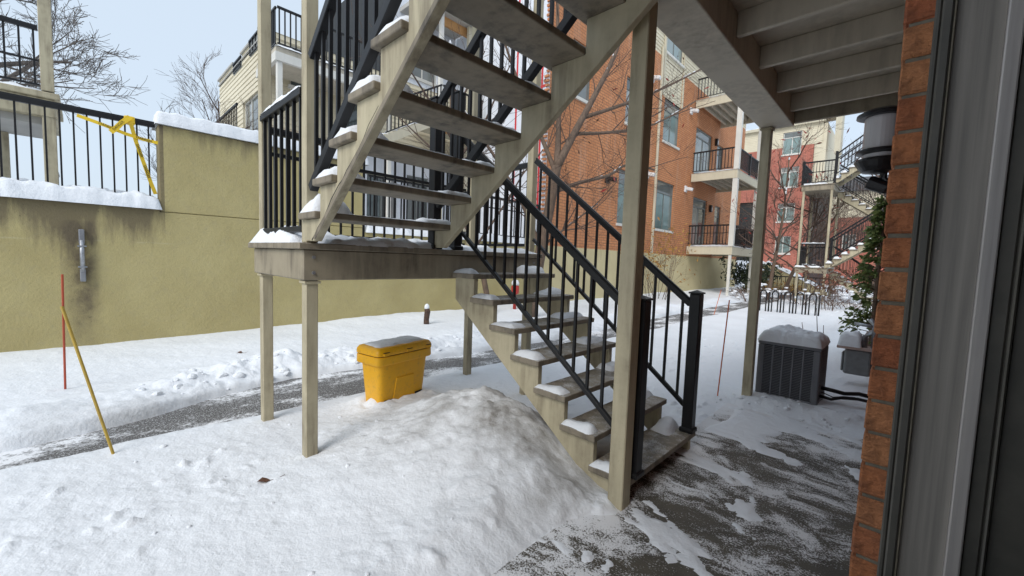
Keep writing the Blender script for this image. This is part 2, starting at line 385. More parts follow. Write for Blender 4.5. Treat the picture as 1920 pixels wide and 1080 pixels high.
# ------------------------------------------------------------------ the ground: snow, path, slab
PRINTS = []
def _prints():
    rg = random.Random(31)
    def trail(x0, y0, x1, y1, fs, step, gap):
        L = math.hypot(x1-x0, y1-y0); a = math.atan2(y1-y0, x1-x0); n = int(L/step)
        for k in range(n):
            t = (k+.3*rg.random())/n; sd = gap*(1 if k % 2 else -1)
            PRINTS.append((x0+(x1-x0)*t-math.sin(a)*sd, y0+(y1-y0)*t+math.cos(a)*sd, a+rg.uniform(-.25, .25), fs*rg.uniform(.85, 1.1)))
    trail(-6.5, .9, -6.1, 7.5, .14, .55, .12); trail(-6.9, 6.5, -5.6, 2.2, .13, .5, .13)          # boots beyond the walk
    trail(-3.55, 1.75, -2.7, 1.35, .035, .11, .03); trail(-3.3, 1.45, -3.6, .9, .035, .13, .03)   # small paw prints
    trail(-2.3, 4.6, -2.9, 9.5, .13, .6, .12)
_prints()
def hs(x, y):
    sm = lambda t: np.clip(t, 0, 1)**2*(3-2*np.clip(t, 0, 1))
    z = .0+.09*(fbm(x*.55, y*.55, 3, 4)-.5)*np.where(x < -5, 1, .7)
    # wavering edges of the cleared walk
    el = np.interp(y, [-3, -.45, .43, .85, 1.76, 3.44, 6.3, 11, 16], [-4.75, -4.82, -4.98, -5.18, -5.42, -5.2, -4.95, -5.15, -5.3])+.16*(fbm(y*1.3, y*0+2, 11, 4)-.5)
    er = -4.33+.10*(fbm(y*1.1, y*0+7, 12, 4)-.5)
    inw = sm((x-el+.06)/.13)*sm((er+.03-x)/.07)
    # ploughed bank west of the walk, with clods
    bank = np.exp(-((x-el+.55)/.42)**2)*(.10+.07*sm((y-.3)/1.5))*(.3+1.1*fbm(x*2.2, y*2.2, 21, 4))
    z = z+bank+.10*np.exp(-((x+9.0)/.8)**2)*sm((y-1)/3)*(.4+fbm(x*1.4, y*1.4, 23, 3))
    z = z+np.exp(-((x-el+.50)/.50)**2)*sm((y+.1)/1.0)*(.10*(billow(x*2.6, y*2.6, 31, 4)-.28)+.05*(billow(x*7, y*7, 35, 3)-.3))
    z = z+.05*sm((el+.02-x)/.05)*sm((el-x)*-1/.6+1)*sm((.9-y)/.6)
    # shovelled heap against the stair
    crest = np.interp(x, [-3.75, -3.35, -2.95, -2.55, -2.2, -1.9, -1.6, -1.36], [0, .15, .30, .40, .40, .30, .11, 0])
    d = y-2.34; heap = crest*np.where(d < 0, np.exp(-(np.abs(d)/.90)**1.6), np.exp(-(np.abs(d)/.45)**2))
    ridge = .075*np.exp(-((x+1.66)/.24)**2)*sm((y-.3)/.6)*sm((2.4-y)/.4)
    lump = np.clip(heap*3.2+ridge*5, 0, 1)*(.55+.6*fbm(x*1.5, y*1.5, 45, 2))
    z = z+heap+ridge+lump*(.10*(billow(x*1.9, y*1.9, 41, 5, .5)-.3)+.055*(fbm(x*11, y*11, 43, 4, .7)-.5)+.05*np.clip(fbm(x*9, y*9, 47, 2)-.58, 0, 1)*4*.5)
    z = z+.07*np.exp(-(np.maximum(np.abs(x+3.86)-.16, 0)/.13)**2-(np.maximum(np.abs(y-2.27)-.30, 0)/.13)**2)*(.3+billow(x*5, y*5, 79, 3)*1.4)
    # small crumbs scattered over the near snow
    area = sm((x+4.2)/.6)*np.clip(.12+1.2*(fbm(x*.9, y*.9, 53, 3)-.38)*2, 0, 1)
    cr = np.clip(fbm(x*13, y*13, 51, 2)-.72, 0, 1)*.22
    z = z+cr*area+area*.024*(billow(x*5.5, y*5.5, 57, 4, .6)-.3)+.010*(fbm(x*16, y*16, 61, 3, .7)-.5)+.016*(fbm(x*4, y*4, 63, 3)-.5)
    # drift round the air conditioner
    z = z+.07*np.exp(-(((x+.85)/.75)**2+((y-5.35)/.35)**2))*(.5+billow(x*3, y*3, 71, 4))*sm((y-4.75)/.4)+.05*sm((y-4.9)/.6)*sm((x+1.5)/.4)
    z = z+.05*(billow(x*2.5, y*2.5, 75, 4)-.3)*sm((y-3.6)/.8)*sm((6.2-y)/.8)*sm((x+2.4)/.6)
    for fx, fy, fa, fs in PRINTS:
        c_, s_ = math.cos(fa), math.sin(fa); u = ((x-fx)*c_+(y-fy)*s_)/fs; v = (-(x-fx)*s_+(y-fy)*c_)/(fs*.42)
        q = u**2+v**2; near = q < 9
        dz = np.where(near, -.24*fs*np.exp(-np.minimum(q, 9)**2*1.1)+.055*fs*np.exp(-((np.sqrt(np.minimum(q, 9))-1.25)/.3)**2), 0); z = z+dz
    # thin the sheet to nothing over the walk and over the slab
    z = z*(1-inw)-.125*inw
    esl = -1.35+.08*(fbm(y*1.7, y*0+5, 81, 4)-.5)+.12*sm((y-3.7)/1.0)+.14*np.exp(-((y-2.24)/.14)**2)
    z = z+.06*np.exp(-(((y-2.18)/.22)**2+((x+1.33)/.22)**2))*(.6+.9*billow(x*6, y*6, 77, 3))
    efar = 5.15+.35*(fbm(x*1.6, x*0+4, 83, 4)-.5)+.25*(x+.7)
    ins = sm((x-esl+.03)/.10)*sm((efar+.10-y)/.20)
    ca, sa = math.cos(R(24)), math.sin(R(24)); u = ca*x-sa*y; v = sa*x+ca*y
    wq = fbm(x*1.3, y*1.3, 99, 3)
    p = fbm(u*1.5+wq*1.2, v*3.2+wq, 101, 6, .62)-.05*sm((-.55-x)/.5)*sm((2.5-y)/.8)+.09*sm((y-3.9)/1.1)-.03*sm((x+.9)/.5)
    zs = np.clip((p-.60)*.16, -.03, .010)+.006*(fbm(x*22, y*22, 103, 2)-.5)
    z = z*(1-ins)+zs*ins
    return z
xs = np.concatenate([np.arange(-9.02, -6.2, .05), np.arange(-6.2, -4.2, .026), np.arange(-4.2, -.04, .018)])
ys = np.concatenate([np.arange(-4, -.6, .07), np.arange(-.6, 3.6, .018), np.arange(3.6, 6.5, .026), np.arange(6.5, 14, .09), np.arange(14, 46, .5)])
XX, YY = np.meshgrid(xs, ys, indexing='ij'); ZZ = hs(XX, YY)
m_ = len(ys); I, J = np.meshgrid(np.arange(len(xs)-1), np.arange(m_-1), indexing='ij')
quads = np.stack([I*m_+J, (I+1)*m_+J, (I+1)*m_+J+1, I*m_+J+1], -1).reshape(-1, 4)
me = bpy.data.meshes.new('snow_field'); V_ = np.stack([XX, YY, ZZ], -1).reshape(-1, 3)
me.vertices.add(len(V_)); me.vertices.foreach_set('co', V_.ravel()); me.loops.add(len(quads)*4); me.loops.foreach_set('vertex_index', quads.ravel())
me.polygons.add(len(quads)); me.polygons.foreach_set('loop_start', np.arange(0, len(quads)*4, 4)); me.polygons.foreach_set('use_smooth', np.ones(len(quads), bool)); me.update()
def dirt_shade_of(x, y):
    crest = np.interp(x, [-3.75, -3.2, -2.6, -1.5, -1.3], [0, .4, 1, .9, 0])*np.exp(-((y-2.15)/.62)**2)  # heap: real grit, its grey deepened to carry the stairs' shade too
    walk = np.exp(-((x+4.9)/.55)**2)*.35
    return np.clip(crest*np.clip((fbm(x*2.2, y*2.2, 91, 5, .6)-.22)*3.2, 0, 1)*1.0+walk*np.clip((fbm(x*3, y*3, 93, 4)-.45)*4, 0, 1)+.10*np.clip((fbm(x*1.1, y*1.1, 95, 4)-.5)*4, 0, 1), 0, 1)
at = me.attributes.new('grit', 'FLOAT', 'POINT'); at.data.foreach_set('value', dirt_shade_of(XX, YY).ravel().astype(np.float32))  # dirt tone, with the heap's shade worked into it
me.materials.append(MATS['snow_worn']); o = bpy.data.objects.new('snow_field', me); COL.objects.link(o); o['kind'] = 'structure'
def clods():
    rng = random.Random(77); ico = []
    for sd in range(5):
        bm = bmesh.new(); bmesh.ops.create_icosphere(bm, subdivisions=2, radius=1); rr = random.Random(sd)
        off = [Vector((rr.gauss(0, 1), rr.gauss(0, 1), rr.gauss(0, 1))).normalized() for _ in range(7)]
        for v in bm.verts:
            c_ = v.co.normalized(); v.co = c_*min([(.62+.12*q)/max(.3, c_.dot(o_)) if c_.dot(o_) > .3 else 9 for q, o_ in enumerate(off)]+[1.15]); v.co += Vector((rr.uniform(-1, 1), rr.uniform(-1, 1), rr.uniform(-1, 1)))*.05; v.co.z *= .7
        ico.append(([tuple(v.co) for v in bm.verts], [tuple(v.index for v in f.verts) for f in bm.faces])); bm.free()
    b = MB(); n = 0
    def put(x, y, r):
        z = float(hs(np.array([x]), np.array([y]))[0])
        if z < -.03: return
        vs, fs = ico[rng.randrange(5)]; a = rng.random()*6.28; c_, s_ = math.cos(a), math.sin(a)
        b.add([(x+r*(v[0]*c_-v[1]*s_), y+r*(v[0]*s_+v[1]*c_), z+r*(v[2]-.10)) for v in vs], fs)
    for _ in range(150): put(rng.gauss(-5.55, .28), rng.uniform(.2, 6.5), .012+.05*rng.random()**3)
    for _ in range(30): put(rng.uniform(-4.1, -1.4), rng.uniform(.2, 1.7), .006+.016*rng.random()**2.5)
    for _ in range(50): put(rng.uniform(-1.5, -.3), rng.gauss(5.15, .16), .008+.02*rng.random()**2)
    o = build('snow_clods', b, 'snow', smooth=False, kind='stuff'); return o
clods()
b = MB(); b.box(-300, 300, -200, 400, -.6, -.20); build('ground', b, 'snow', kind='structure')
b = MB(); b.box(-5.75, -4.05, -8, 46, -.16, -.045); build('walkway', b, 'asphalt_dusted', kind='structure')
b = MB(); b.box(-1.36, -.047, -5, 5.6, -.15, 0); build('patio_slab', b, 'slab_dusted', kind='structure')
b = MB(); b.box(-120, -9.25, -120, 200, -.18, 2.02); build('terrace', b, 'snow', kind='structure')

# ------------------------------------------------------------------ retaining wall
rw = thing('retaining_wall', 'sand coloured stained concrete retaining wall with snow on its stepped top', 'wall', (-9.1, 1, 0))
b = MB(); b.prism([(-14, -.3), (10.8, -.3), (10.8, 2.03), (4.44, 2.03), (4.44, 2.113), (.885, 2.113), (.885, 2.15), (-14, 2.15)], 'x', -9.25, -8.95); build('low_wall', b, 'parging', rw, .006)
b = MB(); b.box(-9.25, -8.952, .887, 4.44, 2.122, 3.53); build('raised_wall', b, 'parging', rw, .012)
snow_cap(rw, -9.55, -8.88, -14, -5.0, 2.15, .25, .09, .03, pw=8, lump=.5)
snow_cap(rw, -9.55, -8.88, -5.0, .905, 2.15, .27, .03, .012, pw=10, lump=.5)
snow_cap(rw, -9.50, -8.88, .85, 4.5, 3.53, .26, .025, .008, pw=14, lump=.22)
snow_cap(rw, -9.6, -8.9, 4.45, 10.78, 2.03, .2, .07, .02, pw=8)

# ------------------------------------------------------------------ railings
BAL = {}
def bal_mesh(h, w=.019, mat='black_metal'):
    key = (round(h, 3), w, mat)
    if key not in BAL:
        b = MB(); b.box(-w/2, w/2, -w/2, w/2, 0, h); BAL[key] = meshdata(b, mat)
    return BAL[key]
def railing(parent, p0, p1, top, bot, spacing=.112, tw=.055, th=.05, bw=.036, bh=.034, balw=.019, skip_end=.05, name='railing', mid=None):
    """Rails follow the line p0-p1; balusters stand between them as sub-parts."""
    p0, p1 = Vector(p0), Vector(p1); Z = Vector((0, 0, 1))
    b = MB(); b.bar(p0+Z*top, p1+Z*top, tw, th); b.bar(p0+Z*(top+th*.62), p1+Z*(top+th*.62), tw*.55, th*.3)
    r = build(name, b, 'black_metal', parent, .004)
    b = MB(); b.bar(p0+Z*bot, p1+Z*bot, bw, bh); build('bottom_rail', b, 'black_metal', r, .004)
    if mid: b = MB(); b.bar(p0+Z*mid, p1+Z*mid, bw, bh); build('middle_rail', b, 'black_metal', r, .004)
    L = Vector((p1.x-p0.x, p1.y-p0.y, 0)).length; n = max(1, int((L-2*skip_end)/spacing)); h = top-bot-.01
    me = bal_mesh(h, balw)
    for k in range(n+1):
        t = (skip_end+(L-2*skip_end)*k/n)/L
        inst('baluster', me, r, p0.lerp(p1, t)+Z*(bot+.005))
    return r
def newel(parent, x, y, z0, z1, w=.085):
    b = MB(); b.box(x-w/2, x+w/2, y-w/2, y+w/2, z0, z1); n = build('newel_post', b, 'black_metal', parent, .005)
    b = MB(); b.box(x-w/2-.008, x+w/2+.008, y-w/2-.008, y+w/2+.008, z1+.001, z1+.014)
    b.add([(x-w/2, y-w/2, z1+.0145), (x+w/2, y-w/2, z1+.0145), (x+w/2, y+w/2, z1+.0145), (x-w/2, y+w/2, z1+.0145), (x, y, z1+.032)], [(0, 1, 4), (1, 2, 4), (2, 3, 4), (3, 0, 4)])
    build('post_cap', b, 'black_metal', n, .002)
    b = MB(); b.box(x-w/2-.014, x+w/2+.014, y-w/2-.014, y+w/2+.014, z0+.001, z0+.04); build('base_collar', b, 'black_metal', n, .008)
    return n

# ------------------------------------------------------------------ switchback staircase
RISE, RUN = .2075, .26
LY0, LY1 = 2.36, 3.53          # lower flight
UY0, UY1 = 1.05, 2.24          # upper flight
def flight_down(root, nose0, ztop, n, y0, y1, sgn, dens=.022, snowh=.05):
    """n treads; sgn=+1: going down towards +x from nose0; sgn=-1: going up towards +x."""
    for i in range(n):
        if sgn > 0: nx = nose0+RUN*i; z = ztop-RISE*(i+1); xa, xb = nx-.04-.26, nx
        else: nx = nose0+RUN*i; z = ztop+RISE*(i+1); xa, xb = nx, nx+.30
        b = MB(); b.box(xa, xb, y0, y1, z-.045, z)
        t = build('tread', b, 'tread_wood', root, .008, seg=2)
        rg = random.Random(int(z*1000)+n)
        if sgn > 0:
            snow_cap(t, xa+.005, xb-.03, y0+.005, y0+.10+rg.random()*.08, z, snowh*.85, dens, .012, pw=4)
            snow_cap(t, xa+.01, xb-.12, y1-.22-rg.random()*.2, y1-.01, z, snowh*1.3, dens, .02, pw=3)
        else:
            snow_cap(t, xa+.012, xb-.06, y0+.01, y0+.26+rg.random()*.05, z, snowh*2.1, dens, .010, pw=3)
            snow_cap(t, xa+.02, xb-.02, y0+.26, y1-.25, z, snowh*.5, dens, .02, pw=3)
            snow_cap(t, xa+.02, xb-.03, y1-.30, y1-.02, z, snowh*1.3, dens, .02, pw=3)
    # sawtooth stringers
    for ya, yb in ((y0+.035, y0+.085), (y1-.085, y1-.035)):
        up = []
        if sgn > 0:
            x_l = nose0-.275; up = [(x_l-.02, ztop-.045-.0)]
            for i in range(n):
                z = ztop-RISE*(i+1)-.046; nx = nose0+RUN*i
                up += [(nx-.285, z), (nx-.025, z)]
            up[0] = (nose0-.285, ztop-RISE-.046)
            zb = max(ztop-RISE*(n+1)+.004, ztop-RISE*(n+1))
            nxl = nose0+RUN*(n-1)-.025
            poly = [up[0]]+up[1:]+[(nxl, zb+.0), (nxl-.20, zb), (nose0-.285, ztop-RISE-.046-.20)]
        else:
            for i in range(n):
                z = ztop+RISE*(i+1)-.046; nx = nose0+RUN*i
                up += [(nx+.045, z), (nx+.045+RUN, z)]
            poly = [(nose0+.045, ztop+.012)]+up
            xe = nose0+.045+RUN*n; ze = ztop+RISE*n-.046
            poly += [(xe, ze-.18), (nose0+.045+.165, ztop+.012)]
        b = MB(); b.prism(poly, 'y', ya, yb); build('stringer', b, 'tan_paint', root, .004)
def landing(root, z, y0=1.02, y1=3.62, x0=-4.28, x1=-3.0, soffit=True, h=.22, heavy=1.0):
    b = MB()
    b.box(x0+.055, x1-.035, y0+.035, y1-.035, z-.045-h, z-.046)
    land = build('landing', b, 'tan_dirty', root, .008)
    nb = 7; w = (x1-x0)/nb
    for k in range(nb):
        b = MB(); b.box(x0+w*k+.003, x0+w*(k+1)-.003, y0, y1, z-.045, z); build('deck_board', b, 'tread_wood', land, .005)
    # snow left in the corners and along the back
    snow_cap(land, x0+.02, x1-.25, y0+.01, y0+.42, z, .13*heavy, .02, .02)
    snow_cap(land, x0+.01, x0+.55, y0+.35, y1-.02, z, .10*heavy, .03, .03)
    snow_cap(land, x1-.32, x1-.01, y0+.22, y0+1.25, z, .075*heavy, .02, .03)
    snow_cap(land, x1-.55, x1-.02, y0+1.3, y1-.03, z, .05*heavy, .03, .04)
    return land
def post(root, x, y, z0, z1, w=.085, mat='tan_paint', cap=None):
    b = MB(); b.box(x-w/2, x+w/2, y-w/2, y+w/2, z0, z1); p = build('post', b, mat, root, .006)
    if cap:
        b = MB(); b.box(x-w/2-.014, x+w/2+.014, y-w/2-.014, y+w/2+.014, cap-.022, cap-.003); build('post_cap', b, mat, p, .003)
    return p
def staircase(label, full, group=None):
    root = thing('switchback_staircase', label, 'staircase', (-3.6, 2.3, 0), group)
    zl = 8*RISE-.05; zl = 1.61
    landing(root, zl)
    for px, py in ((-3.10, 1.125), (-4.13, 1.125), (-3.10, 3.50), (-4.13, 3.50)):
        post(root, px, py, -.3, zl-.267, cap=zl-.267)
        post(root, px, py, zl+.002, 5.345-.267, cap=5.345-.267)
    flight_down(root, -2.74, zl, 7, LY0, LY1, +1)
    flight_down(root, -3.12, zl, 8, UY0, UY1, -1)
    if not full:
        rgc = random.Random(4); le = lambda x: 1.622+(x+2.91)*.742
        cr_ = [(x_+.0, le(x_)+.052+rgc.uniform(-.012, .014)) for x_ in np.linspace(-2.96, -2.05, 18)]
        b = MB(); b.prism([(-2.905, le(-2.905)+.002), (-1.32, le(-1.32)+.002), (-1.32, le(-1.32)+.042), (-2.935, le(-2.905)+.022)], 'y', UY0+.0335, UY0+.086); build('edge_strip', b, 'tread_wood', root, .003)
        b = MB()
        for k, (a_, b_) in enumerate(zip(cr_[:-1], cr_[1:])):
            w_ = .009*(1-k/len(cr_))+.003
            b.add([(a_[0], UY0+.0343, a_[1]), (b_[0], UY0+.0343, b_[1]), (b_[0]+w_, UY0+.0343, b_[1]-w_*.4), (a_[0]+w_*1.2, UY0+.0343, a_[1]-w_*.5)], [(0, 1, 2, 3)])
        build('crack', b, 'unit_dark', root)
    for yb in (1.125, 3.5):
        for zb in (zl-.10, zl-.21):
            b = MB(); b.tube([(-3.036, yb, zb), (-3.022, yb, zb)], .012, 8); build('bolt', b, 'galvanized', root)
    # toe plate under the bottom tread
    b = MB(); b.box(-1.42, -1.40, LY0+.09, LY1-.09, .0, .108); build('toe_board', b, 'tan_dirty', root)
    # rails of the lower flight, following the nosings
    sl = RISE/RUN
    def nose_l(x): return .1575+(-1.18-x)*sl
    for y in (LY0+.10, LY1-.06):
        newel(root, -1.20 if y < 3 else -1.225, y, .158, 1.315)
        top_x = -3.02
        railing(root, (-1.265, y, nose_l(-1.265)), (top_x, y, nose_l(top_x)), 1.0, .145, .118, skip_end=.07)
    newel(root, -3.075, LY0+.06, zl, zl+1.42); newel(root, -3.075, UY1-.06, zl, zl+1.30)
    def nose_u(x): return zl+RISE+(x+3.12)*sl
    for y in (UY0+.07, UY1-.06):
        a = -3.03; e = -1.06
        railing(root, (a, y, nose_u(a)), (e, y, nose_u(e)), .98, .10, .112, tw=.06, th=.06, bw=.055, bh=.06, balw=.022, skip_end=.06)
    # landing rails: near end, back, far end
    railing(root, (-4.09, 1.10, zl), (-3.15, 1.10, zl), 1.06, .10, .125, bw=.04, bh=.045, balw=.022)
    railing(root, (-4.20, 1.17, zl), (-4.20, 3.45, zl), 1.0, .10, .115, mid=.80)
    railing(root, (-4.09, 3.54, zl), (-3.15, 3.54, zl), 1.0, .10, .115)
    b = MB()
    snow_cap(root, -4.08, -3.17, 1.075, 1.125, zl+1.095, .035, .02, .008)
    # upper landing
    z2 = 5.345
    landing(root, z2, heavy=.8)
    if full:
        zd = 3.4775
        flight_down(root, -2.74, z2, 7, LY0, LY1, +1, .06, .07); flight_down(root, -3.12, z2, 8, UY0, UY1, -1, .06, .07)
        def n3(x): return z2+(-2.99-x)*sl-.0
        def n4(x): return z2+RISE+(x+3.12)*sl
        for y in (LY0+.06, LY1-.06): railing(root, (-1.2, y, n3(-1.2)), (-3.02, y, n3(-3.02)), 1.0, .145, .118, skip_end=.07, mid=.85)
        for y in (UY0+.07, UY1-.06): railing(root, (-3.03, y, n4(-3.03)), (-1.06, y, n4(-1.06)), .98, .10, .112, mid=.75)
        railing(root, (-4.2, 1.06, z2), (-3.02, 1.06, z2), 1.0, .10, .10, mid=.55); railing(root, (-4.22, 1.1, z2), (-4.22, 3.5, z2), 1.0, .1, .115)
        newel(root, -4.2, 1.06, z2, z2+1.06); newel(root, -3.03, 1.06, z2, z2+1.35)
        b = MB(); b.box(-1.02, .05, 0.9, 5.3, 3.36, 3.478); build('upper_floor', b, 'tan_dirty', root, .01)
        b = MB(); b.box(-1.3, -1.0, .9, 5.3, 3.09, 3.36); build('floor_beam', b, 'tan_paint', root, .01)
    return root
stair = staircase('tan timber switchback stairs with snowy treads and black railings, beside the yellow bin', False)
tower = staircase('far tan staircase tower with black railings, behind the bike rack', True)
tower.location = Vector((-3.6, 2.3, 0))+Vector((.44, 21.9, .02))

# ------------------------------------------------------------------ upper deck over the patio
dk = thing('upper_deck', 'grey beige balcony deck on square posts overhead, its joists seen from below', 'deck', (-.65, 2, 0))
b = MB(); b.box(-1.30, -1.0, .3, 5.38, 3.09, 3.345); build('beam', b, 'deck_paint', dk, .01, seg=2)
for k in range(8):
    y = 5.11-.62*k
    b = MB(); b.box(-.998, -.05, y, y+.04, 3.175, 3.345); build('joist', b, 'deck_paint', dk, .005)
b = MB(); b.box(-.998, -.05, 5.335, 5.38, 3.11, 3.345); build('rim_joist', b, 'tan_dirty', dk, .004)
b = MB(); b.box(-1.06, -.046, .3, 5.42, 3.347, 3.40); build('soffit_panel', b, 'deck_paint', dk)
nb = 22
for k in range(8):
    w = 1.02/8; b = MB(); b.box(-1.06+w*k+.003, -1.06+w*(k+1)-.003, .28, 5.42, 3.402, 3.4775); build('deck_board', b, 'tread_wood', dk)
post(dk, -1.225, 2.335, -.05, 3.088, .105, 'tan_paint')
p2 = post(dk, -1.235, 5.30, -.1, 3.088, .095, 'tan_paint', cap=3.088)
snow_cap(dk, -1.33, -.05, .28, 5.44, 3.478, .12, .09, .02)

# ------------------------------------------------------------------ our own house: brick pier, door jamb
hs_ = thing('brick_house', 'dark red brick house wall and grey metal door jamb at right', 'house', (.1, 1.24, 0))
BR = {}
def brick_mesh(l, s):
    key = (l, s)
    if key not in BR:
        rg = random.Random(s); bm = bmesh.new(); bmesh.ops.create_cube(bm, size=1)
        bmesh.ops.scale(bm, vec=(.09, l, .0655), verts=bm.verts)
        bmesh.ops.bevel(bm, geom=bm.edges[:], offset=.004, segments=1, affect='EDGES')
        for v in bm.verts: v.co += Vector((rg.uniform(-1, 1), rg.uniform(-1, 1), rg.uniform(-1, 1)))*.0012
        me = bpy.data.meshes.new('brick'); bm.to_mesh(me); bm.free(); me.materials.append(MATS['near_brick']); BR[key] = me
    return BR[key]
b = MB(); b.box(-.037, .26, 1.2475, 10.2, -.2, 4.7); wl = build('wall', b, 'mortar', hs_)
rg = random.Random(5)
for c in range(46):
    z = -.02+.075*c
    cols = [(1.24, .19), (1.44, .19), (1.64, .19)] if c % 2 == 0 else [(1.24, .09), (1.34, .19), (1.54, .19)]
    for y, l in cols:
        o = inst('brick', brick_mesh(l, rg.randrange(4)), hs_, (rg.uniform(-.0015, .0015), y+l/2+rg.uniform(-.002, .002), z+.0375))
b = MB(); b.box(-.045, -.0375, 1.84, 10.2, -.2, 4.7); build('brick_face', b, 'house_brick', hs_)
b = MB(); b.box(.012, .0285, 1.214, 1.2465, -.02, 3.0); b.box(.0015, .0118, 1.228, 1.2468, -.02, 3.0); build('brick_moulding', b, 'frame_dark', hs_, .003)
b = MB(); b.box(.0287, .0325, 1.219, 1.2468, -.02, 3.0); build('bead', b, 'bead_tan', hs_, .0012)
b = MB(); b.box(.0327, .1005, 1.233, 1.2468, -.02, 3.0); build('jamb_panel', b, 'jamb_grey', hs_)
b = MB(); b.box(.1007, .124, 1.224, 1.2466, -.02, 3.0); build('metal_strip', b, 'strip_metal', hs_, .003, seg=2)
b = MB(); b.box(.1243, .148, 1.235, 1.2467, -.02, 3.0); b.box(.1484, .154, 1.215, 1.2467, -.02, 3.0); b.box(.1543, .26, 1.230, 1.2467, -.02, 3.0); build('door_stile', b, 'frame_dark', hs_, .003)
b = MB(); b.box(-.037, .26, -1.5, -1.2, -.2, 4.7); b.box(-.036, .26, -1.2, 1.247, 3.02, 4.7); build('side_wall', b, 'house_brick', hs_)
b = MB(); b.box(.262, 5, 1.25, 1.4, -.1, 3.02); b.box(.262, 5, -1.4, -1.21, -.1, 3.02); b.box(5.0, 5.1, -1.4, 1.4, -.1, 3.02); b.box(.262, 5.1, -1.4, 1.4, 3.03, 3.2); b.box(-.046, 5.1, -1.2, 1.247, -.2, -.005); build('room', b, 'interior_dark', hs_)
b = MB(); b.box(.262, 6, 1.41, 10.1, -.2, 4.6); build('house_core', b, 'house_brick', hs_)
b = MB(); b.box(-.12, 6.1, -1.6, 10.3, 4.701, 4.86); build('roof_edge', b, 'roof_dark', hs_)

# wall lamp and floodlight
lm = thing('wall_lamp', 'black ringed cylinder wall lamp with white glass on the brick wall', 'lamp', (-.16, 3.2, 2.1))
c = (-.165, 3.2, 0)
b = MB(); b.lathe(c, [(.02, 2.475), (.085, 2.47), (.118, 2.452), (.12, 2.438), (.105, 2.432), (.06, 2.43)]); build('top_cap', b, 'lamp_black', lm, smooth=False)
b = MB(); b.lathe(c, [(.078, 2.431), (.08, 2.42), (.08, 2.262), (.078, 2.252)]); build('glass_shade', b, 'opal_glass', lm, smooth=False)
b = MB(); b.lathe(c, [(.07, 2.250), (.108, 2.246), (.11, 2.232), (.07, 2.224)]); build('ring', b, 'lamp_black', lm)
b = MB(); b.lathe(c, [(.078, 2.223), (.08, 2.215), (.08, 2.205), (.076, 2.199)]); build('lower_glass', b, 'opal_glass', lm)
b = MB(); b.lathe(c, [(.07, 2.198), (.108, 2.194), (.112, 2.18), (.095, 2.15), (.075, 2.125), (.03, 2.115)]); build('base', b, 'lamp_black', lm)
b = MB(); b.box(-.10, -.046, 3.13, 3.27, 2.13, 2.47); build('back_plate', b, 'lamp_black', lm, .004)
fl = thing('floodlight', 'small black floodlight angled down below the wall lamp', 'light', (-.12, 3.2, 2.0))
b = MB(); b.tube([(-.14, 3.2, 2.118), (-.14, 3.2, 2.085), (-.125, 3.2, 2.065)], .018, 10); build('knuckle', b, 'lamp_black', fl)
b = MB(); b.tube([(-.205, 3.19, 2.068), (-.19, 3.19, 2.062), (-.12, 3.19, 2.025), (-.10, 3.19, 2.012)], [.036, .04, .034, .02], 14); build('housing', b, 'lamp_black', fl, .003)
b = MB(); b.box(-.098, -.046, 3.15, 3.23, 1.985, 2.06); build('mount', b, 'white_plastic', fl, .006)

# ------------------------------------------------------------------ air conditioner
ac = thing('air_conditioner', 'dark grey louvred air conditioner unit with a thick cap of snow', 'air conditioner', (-.88, 5.7, 0))
x0, x1, y0, y1, z0, z1 = -1.185, -.595, 5.42, 6.02, .06, .70
b = MB(); b.box(x0+.03, x1-.03, y0+.03, y1-.03, z0+.03, z1-.03); build('coil', b, 'unit_dark', ac)
b = MB()
for (xa, xb, ya, yb) in ((x0, x0+.055, y0, y0+.055), (x1-.055, x1, y0, y0+.055), (x0, x0+.055, y1-.055, y1), (x1-.055, x1, y1-.055, y1)): b.box(xa, xb, ya, yb, z0+.012, z1-.031)
b.box(x0-.004, x1+.004, y0-.004, y1+.004, z1-.03, z1+.012); b.box(x0-.002, x1+.002, y0-.002, y1+.002, z0-.02, z0+.05)
build('cabinet', b, 'unit_grey', ac, .012, seg=2)
lv = MB(); lv.bar((-.042, 0, 0), (.042, 0, 0), .016, .006); lv = meshdata(lv, 'unit_grey')
for side in range(2):
    for k in range(6):
        t = .055+(.59-.11)*k/5
        b = MB()
        if side == 0: b.box(x0+t-.008, x0+t+.008, y0+.001, y0+.022, z0+.052, z1-.032)
        else: b.box(x1-.022, x1-.001, y0+t-.008, y0+t+.008, z0+.052, z1-.032)
        build('rib', b, 'unit_grey', ac, .003)
    for k in range(5):
        t = .055+(.48)*(k+.5)/5
        b = MB()
        for q in range(30):
            z = z0+.065+q*(z1-z0-.11)/29
            if side == 0: b.bar((x0+t-.04, y0+.014, z), (x0+t+.04, y0+.014, z), .018, .0075)
            else: b.bar((x1-.014, y0+t-.04, z), (x1-.014, y0+t+.04, z), .018, .0075)
        build('louvre_panel', b, 'unit_grey', ac)
b = MB(); b.box(x0-.05, x1+.05, y0-.0, y1+.05, -.05, .035); build('pad', b, 'galvanized', ac, .008)
for xx in (x0+.04, x1-.04):
    b = MB(); b.box(xx-.03, xx+.03, y0-.012, y0+.03, .0355, .062); build('foot', b, 'grey_metal', ac)
snow_cap(ac, x0-.01, x1+.012, y0-.012, y1+.01, z1+.01, .165, .014, .008, pw=6, lump=.6)
ln = MB()
ln.tube([(x1-.01, 5.72, .22), (-.5, 5.72, .215), (-.40, 5.78, .19), (-.28, 5.86, .20), (-.05, 5.9, .17)], .022, 8)
ln.tube([(x1-.01, 5.66, .14), (-.5, 5.67, .125), (-.42, 5.72, .15), (-.28, 5.80, .155), (-.05, 5.86, .13)], .017, 8)
